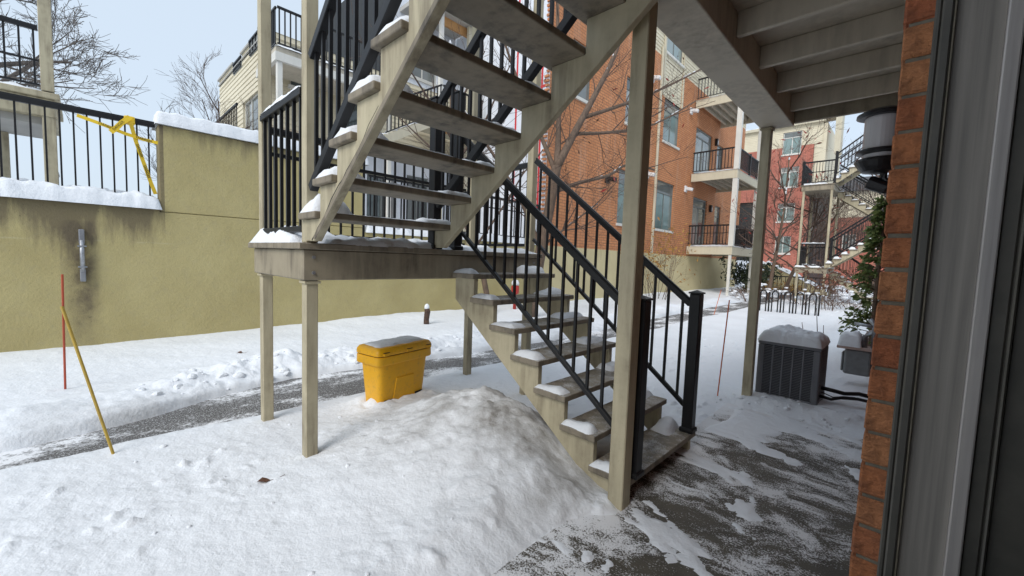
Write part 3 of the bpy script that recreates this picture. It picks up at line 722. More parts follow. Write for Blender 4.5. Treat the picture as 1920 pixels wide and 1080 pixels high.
ln.tube([(x1-.01, 5.70, .18), (-.48, 5.62, .165), (-.40, 5.7, .175), (-.3, 5.74, .18)], .006, 6)
tag(build('refrigerant_lines', ln, 'lamp_black', None, smooth=True), 'black insulated pipes running from air conditioner to the brick wall', 'pipes')

# meter on the wall behind it
mt = thing('gas_meter', 'grey utility meter box with snowy pipes on the house wall', 'meter', (-.4, 7, 0))
b = MB(); b.box(-.52, -.24, 6.92, 7.12, .19, .52); build('meter_body', b, 'meter_grey', mt, .03, seg=3)
for xa, xb, za in ((-.545, -.5205, .22), (-.2395, -.215, .14)):
    b = MB(); b.box(xa, xb, 6.94, 7.1, za, .47); build('side_flange', b, 'meter_grey', mt, .01)
b = MB(); b.box(-.60, -.22, 6.90, 7.14, .522, .56); build('shelf', b, 'pipe_pink', mt, .006)
b = MB(); b.tube([(-.33, 7.02, .56), (-.33, 7.02, .70), (-.30, 7.03, .74), (-.22, 7.04, .80), (-.2, 7.05, .95), (-.05, 7.05, .97)], .032, 10); b.tube([(-.24, 7.0, .56), (-.24, 7.0, .86), (-.30, 7.0, .93)], .028, 10); b.tube([(-.45, 7, .86), (-.2, 7, .83)], .02, 8); build('pipes', b, 'galvanized', mt, smooth=True)
snow_cap(mt, -.60, -.35, 6.9, 7.14, .56, .20, .02, .01, pw=6, lump=.4)
b = MB(); b.tube([(-.23, 7.05, .14), (-.23, 7.05, -.1)], .02, 8); build('riser', b, 'galvanized', mt)

# ------------------------------------------------------------------ yellow grit bin
def superbox(mb, prof, cx, cy, rot, n=40, e=5.0):
    vs = []; fs = []
    for (hx, hy, z) in prof:
        for k in range(n):
            a = 2*math.pi*k/n; ca, sa = math.cos(a), math.sin(a)
            u = hx*math.copysign(abs(ca)**(2/e), ca); v = hy*math.copysign(abs(sa)**(2/e), sa)
            vs.append((cx+u*math.cos(rot)-v*math.sin(rot), cy+u*math.sin(rot)+v*math.cos(rot), z))
    for i in range(len(prof)-1): fs += [(i*n+k, i*n+(k+1) % n, (i+1)*n+(k+1) % n, (i+1)*n+k) for k in range(n)]
    fs += [tuple(range(n-1, -1, -1)), tuple(range((len(prof)-1)*n, len(prof)*n))]
    mb.add(vs, fs); return mb
bx_, by_, br_ = -3.86, 2.27, R(9)
bn = thing('grit_bin', 'yellow plastic grit bin with a hinged lid standing in the snow', 'bin', (bx_, by_, 0))
b = superbox(MB(), [(.135, .275, .0), (.143, .285, .02), (.165, .325, .45), (.17, .332, .49)], bx_, by_, br_, e=7); build('tub', b, 'yellow_plastic', bn, smooth=True).modifiers.new('e', 'EDGE_SPLIT').split_angle = R(45)
b = superbox(MB(), [(.171, .334, .455), (.192, .358, .452), (.198, .364, .462), (.196, .362, .535), (.19, .355, .54)], bx_, by_, br_, e=9); build('collar', b, 'yellow_plastic', bn, smooth=True).modifiers.new('e', 'EDGE_SPLIT').split_angle = R(45)
b = superbox(MB(), [(.195, .360, .547), (.199, .366, .552), (.197, .364, .59), (.182, .345, .618), (.15, .31, .628), (.02, .03, .63)], bx_, by_, br_, e=9); build('lid', b, 'yellow_plastic', bn, smooth=True).modifiers.new('e', 'EDGE_SPLIT').split_angle = R(45)
b = superbox(MB(), [(.189, .354, .538), (.189, .354, .5485)], bx_, by_, br_, e=9); build('lid_gap', b, 'unit_dark', bn)
def loc_bin(u, v, z): return (bx_+u*math.cos(br_)-v*math.sin(br_), by_+u*math.sin(br_)+v*math.cos(br_), z)
for v in (-.27, .02, .29):                                   # hinge knuckles on the long side
    b = MB(); b.bar(loc_bin(.200, v-.035, .563), loc_bin(.200, v+.035, .563), .012, .03); build('hinge', b, 'yellow_plastic', bn, .004)
    b = MB(); b.bar(loc_bin(.2, v-.037, .5815), loc_bin(.2, v+.037, .5815), .008, .005); build('hinge_pin', b, 'unit_dark', bn)
b = MB()                                                     # moulded trapezoid panel between the fork channels
tz = [(-.15, .03, .1475), (.15, .03, .1475), (.115, .29, .1655), (-.115, .29, .1655)]
b.add([loc_bin(u-.012, v, z) for v, z, u in tz]+[loc_bin(u, v*.96, z) for v, z, u in tz], [(4, 5, 6, 7), (0, 1, 5, 4), (1, 2, 6, 5), (2, 3, 7, 6), (3, 0, 4, 7)])
build('side_panel', b, 'yellow_plastic', bn)
for s_ in (-1, 1):
    b = MB(); b.bar(loc_bin(.142, s_*.2-.05, .055), loc_bin(.142, s_*.2+.05, .055), .02, .05); build('fork_slot', b, 'unit_dark', bn)
snow_cap(bn, bx_-.15, bx_+.145, by_-.31, by_+.31, .6275, .03, .02, .02, mat='snow', lump=.35, rot=(bx_, by_, br_), pw=3)

# ------------------------------------------------------------------ stakes, conduit, stump
def stake(p, q, r, mat, label, foot=None):
    b = MB(); b.tube([p, Vector(p).lerp(Vector(q), .5), q], r, 8)
    s_ = build('snow_stake', b, mat, None, smooth=False); tag(s_, label, 'stake', 'snow stakes in the yard'); return s_
stake((-6.37, -.18, -.1), (-6.37, -.165, 1.22), .010, 'stake_red', 'upright orange red snow stake in front of the retaining wall')
stake((-4.125, .13, -.1), (-4.3, -.12, 1.10), .0095, 'stake_yellow', 'leaning yellow snow stake beside the cleared walk')
stake((-1.5, 5.12, -.05), (-1.45, 5.14, 1.16), .007, 'stake_orange', 'thin dark orange snow stake left of the air conditioner')
stake((-4.32, 13.8, -.05), (-4.18, 13.9, .8), .009, 'stake_orange', 'small distant tilted orange stake beside the far walk')
cd = thing('wall_conduit', 'short grey vertical conduit with end boxes on the retaining wall', 'conduit', (-8.92, -.02, 1.3))
b = MB(); b.tube([(-8.90, -.02, 1.13), (-8.90, -.02, 1.6)], .028, 10); build('pipe', b, 'galvanized', cd, smooth=True)
for za, zb in ((1.54, 1.76), (.98, 1.17)):
    b = MB(); b.box(-8.949, -8.88, -.052, .012, za, zb); build('junction_box', b, 'grey_metal', cd, .012, seg=2)
for z in (1.51, 1.20):
    b = MB(); b.box(-8.949, -8.872, -.068, .028, z-.01, z+.01); build('strap', b, 'galvanized', cd)
st = thing('stub_post', 'short broken brown post with a cap of snow by the wall', 'post', (-7.7, 5.3, 0))
b = MB(); b.tube([(-7.7, 5.3, -.1), (-7.71, 5.3, .12), (-7.69, 5.31, .30), (-7.7, 5.3, .36)], [.065, .06, .066, .055], 9); build('stump', b, 'rust_stub', st)
b = MB(); b.lathe((-7.7, 5.3, .36), [(.05, -.005), (.058, .03), (.05, .08), (.02, .11)], 10); build('snow_cap', b, 'snow', st, smooth=True)
hy = thing('standpipe', 'small red and white standpipe behind the stairs', 'standpipe', (-8.3, 8.8, 0))
b = MB(); b.lathe((-8.3, 8.8, 0), [(.05, -.1), (.05, .5), (.11, .52), (.12, .62), (.12, .74), (.05, .78)], 12); build('barrel', b, 'red_paint', hy, smooth=True)
b = MB(); b.lathe((-8.3, 8.8, .775), [(.11, 0), (.12, .06), (.08, .14), (.02, .16)], 10); build('snow_cap', b, 'snow', hy, smooth=True)

# dead leaves on the snow
def dead_leaf(p, rz, s, label):
    b = MB(); c_, s_ = math.cos(rz), math.sin(rz)
    P = lambda u, v, z: (p[0]+(u*c_-v*s_)*s, p[1]+(u*s_+v*c_)*s, p[2]+z*s)
    for sd in (1, -1): b.add([P(-.5, 0, .08), P(-.2, sd*.35, .25), P(.2, sd*.3, .12), P(.5, 0, .1), P(0, 0, .02)], [(0, 1, 4), (1, 2, 4), (2, 3, 4)])
    b.tube([P(.5, 0, .1), P(.9, .15, .12), P(1.5, .3, .3)], .012*s*2, 4)
    tag(build('dead_leaf', b, 'brown_leaf'), label, 'leaf', 'leaves on the snow')
zt = lambda x, y: float(hs(np.array([x]), np.array([y]))[0])
dead_leaf((-2.95, .78, zt(-2.95, .78)), R(60), .08, 'curled brown dead leaf with stalk on the near snow')
dead_leaf((-7.0, 1.55, zt(-7, 1.55)), R(20), .09, 'dark dead leaf on the snow near the retaining wall')

# ------------------------------------------------------------------ fence and danger tape on the wall
fc = thing('wall_fence', 'black metal railing standing on the snowy low retaining wall', 'fence', (-9.1, -1, 2.15))
railing(fc, (-9.08, -6.0, 2.15), (-9.08, .86, 2.15), 1.37, .10, .137, tw=.06, th=.075, balw=.021, skip_end=.08)
tp = thing('danger_tape', 'yellow danger tape knotted round the fence rail and hanging down', 'tape', (-9.05, .55, 3.5))
def strip(pts, w, nrm):
    b = MB(); N = Vector(nrm); pts = [Vector(p) for p in pts]; L = []
    for i, p in enumerate(pts):
        d = (pts[min(i+1, len(pts)-1)]-pts[max(0, i-1)]).normalized(); a = d.cross(N).normalized()*w/2; L += [p-a, p+a, p+a-N*.002, p-a-N*.002]
    fs = []
    for i in range(len(pts)-1):
        for k in range(4): fs.append((i*4+k, i*4+(k+1) % 4, i*4+4+(k+1) % 4, i*4+4+k))
    fs += [(0, 1, 2, 3), (len(L)-4, len(L)-3, len(L)-2, len(L)-1)]
    b.add(L, fs); return b
build('tape_run', strip([(-9.02, -.02, 3.44), (-9.0, .25, 3.37), (-8.99, .5, 3.29), (-8.98, .7, 3.25), (-8.97, .884, 3.23)], .05, (1, 0, 0)), 'tape_yellow', tp)
build('tape_tail', strip([(-9.0, .56, 3.5), (-8.99, .62, 3.2), (-8.985, .70, 2.9), (-8.99, .78, 2.6), (-8.98, .84, 2.40)], .055, (1, .3, 0)), 'tape_yellow', tp)
build('tape_bow', strip([(-8.97, .56, 3.56), (-8.95, .46, 3.44), (-8.94, .38, 3.32), (-8.95, .33, 3.27)], .07, (1, -.1, 0)), 'tape_yellow', tp)
b = MB(); b.box(-9.13, -9.02, .49, .62, 3.46, 3.585); build('knot', b, 'tape_yellow', tp, .02, seg=2)
def lettering(txt, size, loc, right, up, mat, parent, name='lettering'):
    cu = bpy.data.curves.new('text', 'FONT'); cu.body = txt; cu.size = size; cu.align_x = 'CENTER'; cu.align_y = 'CENTER'; cu.extrude = .0008
    tmp = bpy.data.objects.new('t', cu); COL.objects.link(tmp); bpy.context.view_layer.update()
    me = bpy.data.meshes.new_from_object(tmp.evaluated_get(bpy.context.evaluated_depsgraph_get())); bpy.data.objects.remove(tmp)
    me.materials.clear(); me.materials.append(MATS[mat])
    r = Vector(right).normalized(); u = Vector(up); u = (u-r*u.dot(r)).normalized(); n = r.cross(u)
    M_ = Matrix((r, u, n)).transposed().to_4x4(); M_.translation = Vector(loc)-ORG[parent]
    me.transform(M_); o = bpy.data.objects.new(name, me); COL.objects.link(o); o.parent = parent; ORG[o] = ORG[parent]; return o
lettering('DANGER', .05, (-8.982, .30, 3.355), (0, .8, -.24), (0, .24, .8), 'ink_black', tp)
lettering('DANGER', .05, (-8.974, .72, 3.25), (0, .8, -.16), (0, .16, .8), 'ink_black', tp)
lettering('DANGER', .05, (-8.98, .66, 3.06), (0, .25, -1), (0, 1, .25), 'ink_black', tp)
lettering('DANGER', .05, (-8.975, .74, 2.74), (0, .25, -1), (0, 1, .25), 'ink_black', tp)
lettering('DANGER', .05, (-8.935, .42, 3.385), (0, .6, .8), (0, -.8, .6), 'ink_black', tp)

# ------------------------------------------------------------------ facade kit
def facade(mb, axis, c, u0, u1, v0, v1, openings, depth, siding=None):
    """Front skin with real openings and reveals. axis 'x': normal +x, u=y. axis 'y': normal -y, u=x."""
    P = (lambda u, v, d: (c-d, u, v)) if axis == 'x' else (lambda u, v, d: (u, c+d, v))
    us = sorted({u0, u1, *[a for o in openings for a in o[:2]]}); vs = sorted({v0, v1, *[a for o in openings for a in o[2:4]]})
    us = [u for u in us if u0 <= u <= u1]; vs = [v for v in vs if v0 <= v <= v1]
    for i in range(len(us)-1):
        for j in range(len(vs)-1):
            um, vm = (us[i]+us[i+1])/2, (vs[j]+vs[j+1])/2
            if any(o[0] < um < o[1] and o[2] < vm < o[3] for o in openings): continue
            if not siding: mb.quad(P(us[i], vs[j], 0), P(us[i+1], vs[j], 0), P(us[i+1], vs[j+1], 0), P(us[i], vs[j+1], 0))
            else:
                k0 = math.floor(vs[j]/siding)
                z = vs[j]
                while z < vs[j+1]-1e-6:
                    zn = min((math.floor(z/siding+1e-6)+1)*siding, vs[j+1]); fr0 = z/siding-math.floor(z/siding+1e-6); fr1 = fr0+(zn-z)/siding
                    d0, d1 = .022*fr0, .022*fr1
                    mb.quad(P(us[i], z, d0), P(us[i+1], z, d0), P(us[i+1], zn, d1), P(us[i], zn, d1))
                    mb.quad(P(us[i], zn, d1), P(us[i+1], zn, d1), P(us[i+1], zn, 0), P(us[i], zn, 0))
                    z = zn
    for (a, b_, lo, hi) in [o[:4] for o in openings if o[0] >= u0-1e-6 and o[1] <= u1+1e-6 and o[2] >= v0-1e-6 and o[3] <= v1+1e-6]:
        for (p, q) in (((a, lo), (b_, lo)), ((b_, lo), (b_, hi)), ((b_, hi), (a, hi)), ((a, hi), (a, lo))):
            mb.quad(P(*p, 0), P(*q, 0), P(*q, depth), P(*p, depth))
    return P
def window(parent, axis, c, u0, u1, v0, v1, depth=.12, mull=(.5,), trans=None, glass='glass_teal', sill=True, fr=.05, frame='window_frame', name='window'):
    P = (lambda u, v, d: (c-d, u, v)) if axis == 'x' else (lambda u, v, d: (u, c+d, v))
    def bx(mb, ua, ub, va, vb, da, db):
        p, q = P(ua, va, da), P(ub, vb, db); mb.box(min(p[0], q[0]), max(p[0], q[0]), min(p[1], q[1]), max(p[1], q[1]), min(p[2], q[2]), max(p[2], q[2]))
    b = MB(); d0, d1 = depth-.05, depth+.02
    bx(b, u0, u0+fr, v0, v1, d0, d1); bx(b, u1-fr, u1, v0, v1, d0, d1); bx(b, u0+fr, u1-fr, v0, v0+fr, d0, d1); bx(b, u0+fr, u1-fr, v1-fr, v1, d0, d1)
    w = u1-u0
    for m in mull: bx(b, u0+w*m-fr*.45, u0+w*m+fr*.45, v0+fr, (v1-fr) if trans is None else v0+(v1-v0)*trans-fr*.45, d0+.008, d1)
    if trans is not None: bx(b, u0+fr, u1-fr, v0+(v1-v0)*trans-fr*.45, v0+(v1-v0)*trans+fr*.45, d0+.004, d1)
    win = build(name, b, frame, parent)
    ms = [0]+list(mull)+[1]
    for k in range(len(ms)-1):
        b = MB(); bx(b, u0+w*ms[k]+fr*.5, u0+w*ms[k+1]-fr*.5, v0+fr*.5, v1-fr*.5 if trans is None else v0+(v1-v0)*trans, depth-.015, depth-.005); build('pane', b, glass, win)
    if trans is not None:
        b = MB(); bx(b, u0+fr*.5, u1-fr*.5, v0+(v1-v0)*trans, v1-fr*.5, depth-.017, depth-.007); build('pane', b, 'glass', win)
    if sill:
        b = MB(); bx(b, u0-.06, u1+.06, v0-.11, v0-.002, -.07, depth); build('sill', b, 'white_trim', win)
    return win

# ------------------------------------------------------------------ orange brick apartment building
FX = -8.95
ob = thing('apartment_building', 'orange brick apartment building with balconies above a sand coloured base', 'building', (-12, 20, 0))
wins = [(19.15, 21.15, 3.25, 5.6), (19.45, 21.3, 7.5, 9.5), (19.3, 21.25, 11.55, 13.3), (15.55, 17.0, 3.2, 5.45), (15.8, 17.2, 7.4, 9.3), (27.4, 28.5, 2.62, 5.3), (27.1, 28.2, 6.62, 9.0), (12.0, 13.2, 7.4, 9.3)]
doors = [(23.8, 26.0, 2.62, 5.4), (23.6, 26.2, 6.62, 9.2)]
low = [o for o in wins+doors if o[2] < 11.2]
b = MB(); facade(b, 'x', FX, 10.8, 32.6, 2.04, 11.2, low+[(19.3, 21.35, 9.5, 11.2)], .14); build('brick_wall', b, 'orange_brick', ob)
b = MB(); b.box(FX-.10, FX+.03, 10.8, 32.6, -.3, 2.038); build('foundation', b, 'foundation', ob)
b = MB(); facade(b, 'x', FX, 10.8, 32.6, 11.2, 14.6, [wins[2]], .14, .16); build('upper_siding', b, 'cream_siding', ob)
b = MB(); facade(b, 'x', FX-.005, 19.3, 21.35, 9.5, 11.2, [], .1, .16); build('bay_siding', b, 'cream_siding', ob)
b = MB(); b.box(FX-4, FX-.16, 11.0, 32.4, 0, 14.55); b.box(FX-.15, FX-.141, 10.81, 32.59, 2.04, 14.6); build('core', b, 'interior_dark', ob)
b = MB(); b.box(FX-5.2, FX+.25, 10.6, 32.8, 14.6, 14.85); build('roof', b, 'roof_dark', ob)
b = MB(); facade(b, 'y', 32.6, FX-5, FX, 2.04, 14.6, [], .1); build('end_wall', b, 'orange_brick_end', ob)
b = MB(); b.box(FX-5.05, FX-.012, 10.80, 10.86, 2.04, 14.6); wr = build('wrapped_wall', b, 'house_wrap', ob)
rg = random.Random(3)
for k in range(118):                                        # toothed brick edge where the wall was stripped
    z = 2.1+k*.075; 
    if k % 2: b = MB(); b.box(FX-.09-rg.random()*.12, FX-.013, 10.735, 10.798, z, z+.066); build('brick', b, 'orange_brick_end', ob)
for (xa, za, zb) in ((-10.45, 3.6, 11.5), (-9.28, 3.0, 9.0)):
    b = MB(); b.box(xa-.035, xa+.035, 10.786, 10.799, za, zb); build('tape_strip', b, 'red_tape', ob)
b = MB(); b.box(-10.4, -9.32, 10.787, 10.799, 3.58, 3.66); b.box(-9.7, -9.1, 10.7865, 10.7995, 7.3, 7.38); build('tape_strip', b, 'red_tape', ob)
b = MB(); b.box(FX+.002, FX+.10, 18.80, 18.92, 2.05, 11.6); build('downspout', b, 'cream_trim', ob, .02)
b = MB(); b.box(FX+.002, FX+.08, 19.02, 19.16, 9.5, 14.6); b.box(FX+.002, FX+.06, 21.36, 21.46, 9.5, 14.6); build('corner_trim', b, 'cream_trim', ob)
for k, wn in enumerate(wins):
    nar = wn[1]-wn[0] < 1.3
    window(ob, 'x', FX, *wn, depth=.12, mull=() if nar else (.5,), trans=.76, glass='glass' if nar else 'glass_teal' if k != 4 else 'curtain_glass')
for d in doors:
    window(ob, 'x', FX, *d, depth=.13, mull=(.5,), trans=.82, glass='glass' if d[2] < 5 else 'curtain_glass', sill=False, fr=.08, name='patio_door')
def fixture(y, z, mat, label, dark=False):
    t = thing('wall_light', label, 'light', (FX, y, z), 'lights on the orange building')
    if dark:
        b = MB(); b.box(FX+.002, FX+.16, y-.09, y+.09, z-.22, z+.2); build('housing', b, 'lamp_black', t, .02); b = MB(); b.box(FX+.161, FX+.17, y-.06, y+.06, z-.16, z+.08); build('lens', b, 'opal_glass', t)
    else:
        b = MB(); b.box(FX+.002, FX+.10, y-.14, y+.14, z-.17, z+.17); build('back_box', b, mat, t, .03); b = MB(); b.bar((FX+.08, y, z+.02), (FX+.42, y+.02, z-.06), .2, .17); build('hood', b, mat, t, .03)
fixture(17.95, 9.85, 'white_plastic', 'white hooded light on orange brick, upper left beside the post'); fixture(22.6, 9.7, 'white_plastic', 'white hooded light on orange brick right of the upper window')
fixture(22.5, 5.6, 'white_plastic', 'white hooded light on orange brick right of the lower window'); fixture(17.95, 5.6, 'white_plastic', 'white hooded light on orange brick left of the downspout')
fixture(26.45, 5.0, 'lamp_black', 'dark wall lantern beside the lower balcony door', True); fixture(26.7, 9.0, 'lamp_black', 'dark wall lantern beside the upper balcony door', True)
fixture(14.6, 4.85, 'lamp_black', 'black spotlight on orange brick left of the front post')
def balcony(z, label, col_to):
    t = thing('balcony', label, 'balcony', (-7.8, 25.3, z), 'balconies of the orange building')
    ya, yb, xb = 23.2, 27.4, -6.6
    b = MB(); b.box(FX+.031, xb, ya, yb, z-.04, z+.02); build('floor', b, 'deck_paint', t)
    b = MB(); b.box(xb-.09, xb+.005, ya-.005, yb+.005, z-.42, z-.041); b.box(FX+.032, xb-.091, ya-.004, ya+.08, z-.42, z-.041); b.box(FX+.032, xb-.091, yb-.08, yb+.004, z-.42, z-.041); build('fascia', b, 'cream_trim', t, .01)
    for k in range(5):
        x = FX+.3+k*.38; b = MB(); b.box(x, x+.06, ya+.081, yb-.081, z-.3, z-.042); build('joist', b, 'deck_paint', t)
    snow_cap(t, FX+.1, xb+.01, ya-.02, yb, z+.02, .10, .12, .02)
    railing(t, (FX+.06, ya+.05, z), (xb-.13, ya+.05, z), 1.12, .14, .15, tw=.06, th=.06, balw=.03, mid=.72 if z < 5 else None)
    railing(t, (xb-.06, ya+.15, z), (xb-.06, yb-.05, z), 1.12, .14, .15, tw=.06, th=.06, balw=.03)
    newel(t, xb-.06, (ya+yb)/2+.2, z, z+1.2, .1)
    post(t, xb-.08, ya+.09, z+.02, col_to-.43, .24, 'white_trim', cap=col_to-.43)
    post(t, xb-.08, yb-.1, z+.02, col_to-.43, .2, 'white_trim')
    return t
bl = balcony(2.56, 'lowest white edged balcony with black railing on the orange building', 6.5)
bm_ = balcony(6.5, 'middle balcony with black railing and white column on the orange building', 10.4)
bh = balcony(10.4, 'top balcony of the orange building, seen from below behind branches', 14.2)
for py in (23.3, 27.3): post(bl, -6.7, py, -.2, 2.13, .13, 'white_trim')
# things on the balconies
t = thing('barbecue', 'covered black barbecue in the corner of the lowest balcony', 'barbecue', (-7.2, 26.6, 2.6))
b = MB(); b.prism([(26.1, 2.6), (27.1, 2.6), (27.05, 3.5), (26.85, 3.72), (26.35, 3.72), (26.15, 3.5)], 'x', -7.6, -6.95); build('cover', b, 'unit_dark', t, .05); snow_cap(t, -7.55, -7.0, 26.35, 26.85, 3.72, .1, .05)

# ------------------------------------------------------------------ cream townhouse with wrapped ground floors behind the terrace
ct = thing('cream_townhouse', 'cream sided townhouse with roof terrace parapets behind the retaining wall', 'building', (-17, 6, 2))
AX, AY = -14.0, 3.93
b = MB(); awin = [(-16.9, -15.0, 5.0, 6.55)]
facade(b, 'y', AY, -20.4, AX, 2.0, 7.78, awin, .14, .16)
for xa, xb in ((-20.4, -18.1), (-17.0, -16.0)): facade(b, 'y', AY, xa, xb, 7.78, 8.2, [], .1, .16)
build('end_siding', b, 'cream_siding', ct)
window(ct, 'y', AY, *awin[0], depth=.12, mull=(.4,), glass='glass', frame='white_trim')
bwin = [(4.5, 5.3, 6.6, 7.8), (7.0, 8.2, 2.1, 4.4), (8.6, 9.6, 2.1, 4.6), (6.2, 7.4, 5.6, 7.4), (8.6, 9.9, 8.3, 9.9)]
b = MB(); facade(b, 'x', AX, AY, 10.78, 5.2, 8.0, bwin, .14, .16); build('front_siding', b, 'cream_siding', ct)
b = MB(); facade(b, 'x', AX+.003, AY+.02, 10.78, 2.0, 5.2, bwin, .14); build('wrapped_front', b, 'house_wrap', ct)
b = MB(); facade(b, 'x', AX+.003, 7.7, 10.78, 8.0, 12, bwin, .14); build('wrapped_upper', b, 'house_wrap', ct)
b = MB(); b.box(AX+.004, AX+.05, AY+.02, 6.3, 2.0, 5.2); build('brick_skirt', b, 'red_brick', ct)
b = MB(); b.box(-20.39, AX-.15, AY+.15, 10.7, 2, 7.7); b.box(-20.39, AX-.15, 7.7, 10.7, 7.7, 11.9); build('core', b, 'interior_dark', ct)
for wn in bwin: window(ct, 'x', AX, *wn, depth=.12, glass='glass', frame='white_trim' if wn[2] > 5 else 'window_frame', sill=wn[2] > 5)
b = MB(); b.box(-20.4, AX+.05, AY-.04, AY+.1, 8.0, 8.03)
for xa, xb in ((-20.45, -18.08), (-17.03, -15.97)): b.box(xa, xb, AY-.05, AY+.25, 8.2, 8.26)
build('parapet_cap', b, 'grey_soffit', ct)
b = MB(); b.box(-18.08, -17.03, AY, AY+.03, 7.8, 8.12); b.box(-15.97, AX, AY, AY+.03, 7.8, 8.25); build('roof_screen', b, 'curtain_glass', ct)
railing(ct, (-18.08, AY-.02, 7.1), (-17.03, AY-.02, 7.1), 1.05, .75, .15, balw=.03); railing(ct, (-15.97, AY-.02, 7.1), (AX, AY-.02, 7.1), 1.18, .75, .3, balw=.03)
railing(ct, (-18.5, 3.2, 4.75), (-14.4, 3.2, 4.75), 1.0, .1, .2, tw=.06, th=.06, balw=.025, name='terrace_railing')
b = MB(); b.box(-18.6, -14.3, 3.1, AY-.01, 4.6, 4.75); build('terrace_floor', b, 'cream_trim', ct)
for k, (z, yy0, yy1) in enumerate(((6.72, 3.6, 7.0),)):
    t = thing('balcony', 'grey balcony of the cream townhouse, seen behind the left stair posts', 'balcony', (-13, 5, z))
    b = MB(); b.box(-13.98, -12.25, yy0, yy1, z, z+.14); build('floor', b, 'deck_paint', t)
    b = MB(); b.box(-12.32, -12.22, yy0-.02, yy1, z-.22, z-.001); b.box(-13.98, -12.321, yy0-.02, yy0+.07, z-.22, z-.001); build('fascia', b, 'white_trim', t)
    railing(t, (-12.3, yy0+.05, z+.14), (-12.3, yy1, z+.14), 1.0, .1, .13, balw=.03); railing(t, (-13.9, yy0+.03, z+.14), (-12.36, yy0+.03, z+.14), 1.0, .1, .13, balw=.03)
    snow_cap(t, -13.9, -12.2, yy0-.02, yy1, z+.14, .14, .08)
    post(t, -12.33, yy0+.1, 2.0, z-.222, .13, 'white_trim'); post(t, -12.33, yy1-.1, 2.0, z-.222, .13, 'white_trim')
t = thing('unfinished_balcony', 'balcony with raw orange timber beam and white post seen between treads', 'balcony', (-13, 9.5, 9))
b = MB(); b.box(-13.98, -12.4, 8.2, 10.7, 10.35, 10.5); build('floor', b, 'grey_soffit', t)
b = MB(); b.bar((-13.0, 8.3, 10.2), (-13.0, 10.7, 10.2), .1, .3); build('timber_beam', b, 'raw_timber', t)
post(t, -12.8, 9.2, 2.1, 10.34, .14, 'white_trim'); post(t, -12.8, 10.5, 2.1, 10.34, .14, 'cream_trim')
t = thing('porch_steps', 'cream porch steps with snow and a black handrail behind the stairs', 'steps', (-12.5, 8, 2))
for k in range(6):
    b = MB(); b.box(-13.3, -12.0, 6.55+.36*k, 6.98+.36*k, 5.2+.2*k, 5.27+.2*k); s_ = build('tread', b, 'cream_trim', t, .01); snow_cap(s_, -13.3, -12.0, 6.55+.36*k, 6.96+.36*k, 5.27+.2*k, .1, .08)
b = MB(); b.prism([(6.5, 4.9), (8.8, 6.2), (10.7, 6.2), (10.7, 6.42), (8.7, 6.42), (6.5, 5.2)], 'x', -12.02, -11.94); build('stringer', b, 'cream_trim', t)
b = MB(); b.box(-13.9, -11.95, 8.75, 10.7, 6.3, 6.41); build('porch_floor', b, 'cream_trim', t)
b = MB(); b.bar((-12.3, 8.7, 6.05), (-12.3, 10.6, 6.05), .12, .2); build('timber_beam', b, 'raw_timber', t)
railing(t, (-12.0, 6.6, 5.2), (-12.0, 8.7, 6.42), 1.0, .12, .13, balw=.03); railing(t, (-12.0, 8.75, 6.42), (-12.0, 10.6, 6.42), 1.0, .12, .13, balw=.03)
post(t, -12.05, 8.75, 2.0, 6.3, .12, 'cream_trim')
t = thing('terrace_fence', 'black metal terrace fence behind the stair landing', 'fence', (-9.3, 7, 2.05))
railing(t, (-9.12, 4.6, 2.1), (-9.12, 10.7, 2.1), 1.25, .15, .16, tw=.06, th=.06, balw=.028, mid=.95)
lettering('ve', .5, (-12.9, 10.794, 8.05), (1, 0, 0), (0, 0, 1), 'ink_teal', ob, 'lettering')

# ------------------------------------------------------------------ neighbour's balcony at upper left
nb_ = thing('neighbour_balcony', 'tan posted balcony with black rails on the terrace at far left', 'balcony', (-11.5, -1.5, 2.2))
post(nb_, -11.0, -.36, 1.9, 3.74, .16, 'tan_paint', cap=3.74); post(nb_, -11.0, -.36, 4.16, 7.5, .155, 'tan_paint')
post(nb_, -12.5, -1.0, 1.9, 3.6, .13, 'tan_paint')
b = MB(); b.box(-12.7, -10.92, -4.5, -.28, 3.72, 4.02); build('fascia', b, 'tan_paint', nb_, .01)
b = MB(); b.box(-12.75, -10.86, -4.5, -.22, 4.022, 4.12); build('floor', b, 'tan_paint', nb_, .01)
b = MB(); b.box(-12.6, -11.1, -4.3, -.45, 3.60, 3.719); build('soffit', b, 'grey_soffit', nb_)
snow_cap(nb_, -12.7, -10.87, -4.5, -.24, 4.12, .12, .1)
railing(nb_, (-10.98, -4.4, 4.12), (-10.98, -.45, 4.12), 1.05, .12, .16, tw=.06, th=.07, balw=.025, mid=.52)
railing(nb_, (-13.98, -.36, 2.1), (-11.1, -.36, 2.1), .95, .12, .16, tw=.05, th=.05, balw=.025)

# ------------------------------------------------------------------ red building and others at the end of the court
rb = thing('red_building', 'red brick building with cream top floor at the end of the courtyard', 'building', (-9.5, 46, 0))
rw_ = [(-9.15, -7.72, 9.0, 10.8), (-9.15, -7.8, 5.85, 7.52), (-9.15, -7.9, 2.9, 4.5)]
w1 = (-9.15, -7.7, 11.95, 13.95)
b = MB(); facade(b, 'y', 45, -15, -6.75, -.2, 12.6, rw_+[w1, (-12.6, -11.0, 2.0, 7.8)], .2); build('brick_wall', b, 'red_brick', rb)
b = MB(); facade(b, 'y', 45.002, -15, -6.2, 12.6, 14.4, [w1], .2, .16); build('top_siding', b, 'cream_siding', rb)
b = MB(); b.box(-15, -6.3, 45.25, 55, -.2, 14.35); build('core', b, 'interior_dark', rb)
b = MB(); b.box(-6.74, -5.9, 45.1, 55, 9, 14.3); build('side_siding', b, 'cream_siding', rb)
